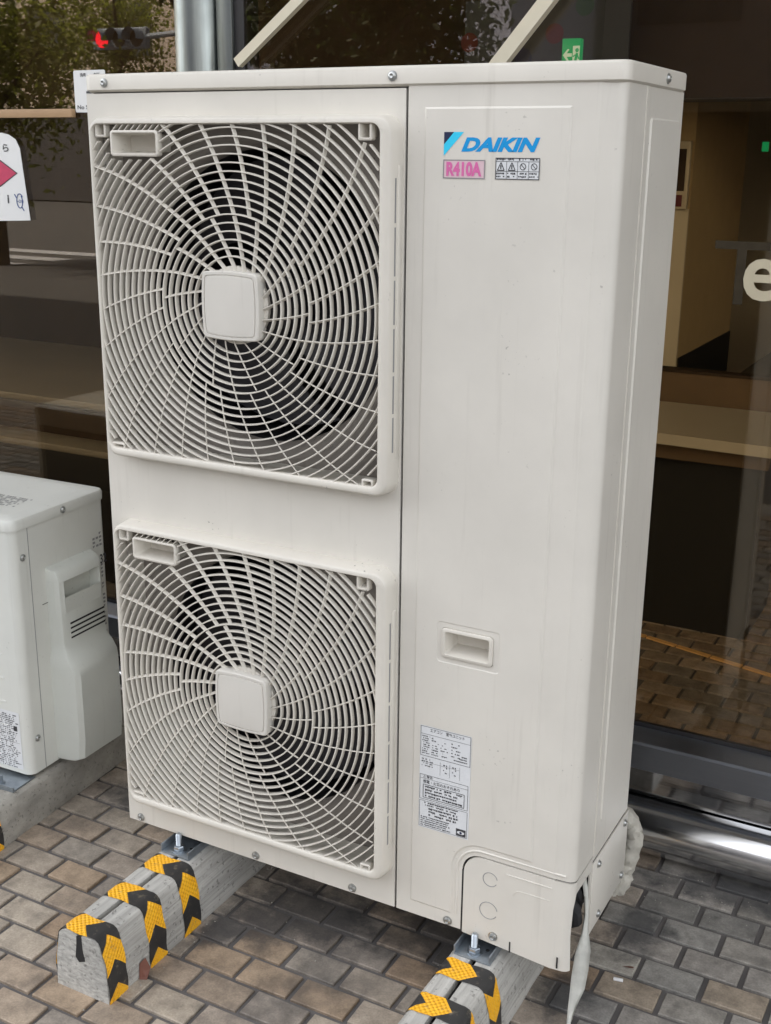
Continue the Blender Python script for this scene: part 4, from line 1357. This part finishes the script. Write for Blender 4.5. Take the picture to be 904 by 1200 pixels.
# exit sign
ex = thing('exit_sign', 'green emergency exit sign with white arrow and running figure above the tall unit', 'sign', (0, 0, Z0))
MB().box(-.118, -.052, 2.50, 2.53, 1.455, 1.628, .003).obj('panel', EXITG, ex)
em = MB()
yk = 2.4985
em.add([(x, yk, z + .022) for x, z in ((-.113, 1.553), (-.097, 1.572), (-.090, 1.572), (-.099, 1.559), (-.081, 1.559), (-.081, 1.548), (-.099, 1.548), (-.090, 1.534), (-.097, 1.534))], [tuple(range(9))])
em.obj('arrow', EXITW, ex, smooth=False)
em = MB(); rects(em, [(-.078, -.054, 1.500, 1.604)], yk)
em.obj('doorway', EXITW, ex, smooth=False)
mn = MB(); yk -= .0005
mn.loft([circ(-.063, 1.590, .0065, yk, 14), circ(-.063, 1.590, .0008, yk, 14)])
for seg in (((-.062, 1.581), (-.068, 1.555), .009), ((-.068, 1.557), (-.057, 1.540), .005), ((-.057, 1.540), (-.060, 1.520), .005), ((-.068, 1.555), (-.076, 1.535), .005), ((-.062, 1.578), (-.077, 1.570), .004), ((-.062, 1.578), (-.055, 1.562), .004)):
    p, q = Vector((seg[0][0], yk, seg[0][1])), Vector((seg[1][0], yk, seg[1][1])); d = (q - p).normalized(); n_ = Vector((-d.z, 0, d.x)) * seg[2] / 2
    mn.add([p - n_, q - n_, q + n_, p + n_], [(0, 1, 2, 3)])
mn.obj('running_figure', EXITG, ex, smooth=False)
e2 = thing('exit_lamp', 'tiny distant green exit lamp in the corridor at the right edge', 'sign', (0, 0, 0))
MB().box(.02, .05, 5.3, 5.33, 1.435, 1.485).obj('panel', EXITG, e2)
ps = thing('dotted_poster', 'grey blue poster with coloured dots behind the exit sign', 'poster', (0, 0, Z0))
MB().box(-.62, .02, 2.80, 2.815, 1.44, 1.80).obj('sheet', POSTERB, ps, smooth=False)
for x, z, m_ in ((-.15, 1.765, DOTG), (-.26, 1.675, DOTR), (-.38, 1.595, DOTB), (-.60, 1.655, DOTR)):
    MB().add([(x + .035 * math.cos(a), 2.7985, z + .035 * math.sin(a)) for a in np.linspace(0, 2 * PI, 21)[:-1]], [tuple(range(20))]).obj('dot', m_, ps, smooth=False)

# ------------------------------------------------------------------ building over the pavement
cn = MB().box(-30, 30, -.30, .62, 3.45, 3.9)
tag(cn.obj('canopy', FACG, smooth=False), 'grey concrete canopy over the shop window', 'canopy')
ub = MB().box(-30, 30, .62, 9, 3.45, 15)
tag(ub.obj('upper_storeys', FACG, smooth=False), 'grey upper storeys above the shop window', 'building')

# ------------------------------------------------------------------ across the street (mirrored in the glass)
def tree(x, y, h, cr, cz, n, mat, label, seed):
    rg_ = np.random.default_rng(seed)
    t = thing('street_tree', label, 'tree', (x, y, -.12), 'street trees across the road')
    m = MB().tube([(0, 0, 0), (.05, .02, h * .35), (-.03, .05, h * .6), (.02, 0, h * .9)], .1, 10, True, [.16, .12, .09, .03])
    for k in range(7):
        a = k * 2.4; z = h * (.4 + .07 * k)
        m.tube([(0, 0, z), (cr * .35 * math.cos(a), cr * .35 * math.sin(a), z + .5), (cr * .7 * math.cos(a), cr * .7 * math.sin(a), z + .9)], .04, 6, True, [.06, .04, .015])
    m.obj('trunk', BARK, t)
    cl = rg_.normal(size=(26, 3)); cl /= np.linalg.norm(cl, axis=1)[:, None]
    cl *= (rg_.random(26) ** .4)[:, None] * np.array([cr, cr, cr * .85]); cl[:, 2] += cz
    per = n // 26
    vs, fs = [], []
    for c in cl:
        p = c + rg_.normal(size=(per, 3)) * cr * .20
        u = rg_.normal(size=(per, 3)); u /= np.linalg.norm(u, axis=1)[:, None]
        w = np.cross(u, rg_.normal(size=(per, 3))); w /= np.linalg.norm(w, axis=1)[:, None]
        s = (.035 + .035 * rg_.random(per))[:, None]
        for a_, b_, c_, d_ in zip(p - u * s, p + w * s * .5, p + u * s, p - w * s * .5):
            o = len(vs); vs += [tuple(a_), tuple(b_), tuple(c_), tuple(d_)]; fs.append((o, o + 1, o + 2, o + 3))
    q = MB(); q.v = vs; q.f = fs
    me = bpy.data.meshes.new('crown'); me.from_pydata(vs, [], fs); me.materials.append(mat)
    o = bpy.data.objects.new('crown', me); COL.objects.link(o); o.parent = t
tree(-11.2, -9.2, 4.6, 1.45, 2.9, 11000, LEAFG, 'bushy olive tree reflected nearest the diamond sticker', 1)
tree(-17.2, -19.0, 6.2, 1.5, 3.9, 6500, LEAFG, 'thin leaved tree reflected behind the red traffic signal', 2)
tree(-7.0, -8.6, 5.0, .75, 3.75, 5000, LEAFD, 'dark tree reflected beside the stainless column', 3)
tree(-5.0, -8.2, 5.2, 1.2, 3.0, 9000, LEAFD, 'dark tree reflected above the left fan grille', 4)
tree(-9.0, -16.5, 6.4, 1.8, 3.6, 9000, LEAFD, 'tall dark tree reflected between the braces', 5)
def facade(name, label, x0, x1, y, h, mat, wx, wz, ws, dy=-8):
    t = thing(name, label, 'building', ((x0 + x1) / 2, y, -.12))
    w = x1 - x0
    MB().box(-w / 2, w / 2, dy, 0, 0, h).obj('wall', mat, t, smooth=False)
    win = MB().box(-ws[0] / 2, ws[0] / 2, -.05, .03, 0, ws[1]).mesh('window', WINDK, smooth=False)
    nx, nz = int(w / wx), int(h / wz)
    for i in range(nx):
        for k in range(nz):
            link('window', win, t, (-w / 2 + wx * (i + .5), 0, wz * k + .9))
    MB().box(-w / 2 + .2, w / 2 - .2, .02, .12, 0, 2.75).obj('ground_floor', FACD, t, smooth=False)
    return t
facade('beige_building', 'pinkish beige building reflected behind the signal', -32, -15.6, -27, 12, FACB, 3.4, 3.4, (1.6, 1.5))
facade('navy_building', 'dark blue tiled building reflected beside the stainless column', -15.4, -8.6, -21, 14, FACN, 6.0, 6.0, (1.4, 1.2))
facade('grey_building', 'grey office building reflected above the tall unit', -8.3, 4.0, -26, 14, FACD, 4.0, 3.6, (2.4, 1.6))
facade('pale_building', 'pale grey building reflected at the right', 4.3, 26, -25, 11, FACG, 3.2, 3.4, (1.6, 1.6))
ts = thing('traffic_signal', 'horizontal traffic signal with the red lamp lit, mirrored in the glass', 'traffic signal', (-13.6, -14.8, 3.36))
hs_ = MB().box(-.62, .62, -.13, .0, -.18, .18, .04); hs_.obj('housing', SIGM, ts)
for k, m_ in enumerate((REDLAMP, LENSD, LENSD)):
    x = -.40 + k * .40
    MB().lathe((x, .001, 0), [(.15, 0), (.13, .02), (.0005, .035)], 'y', 24).obj('lens', m_, ts)
    vz = MB(); vz.loft([[(x + .165 * math.cos(a), yv, .165 * math.sin(a)) for a in np.linspace(-.2, PI + .2, 16)] for yv in (0, .22)], False)
    vz.obj('visor', SIGM, ts)
MB().tube([(.62, -.06, .02), (2.6, -.06, .12), (2.62, -.06, .12)], .05, 10).obj('arm', SIGM, ts)
MB().tube([(2.62, -.06, -3.5), (2.62, -.06, .9)], .10, 14).obj('pole', SIGM, ts)
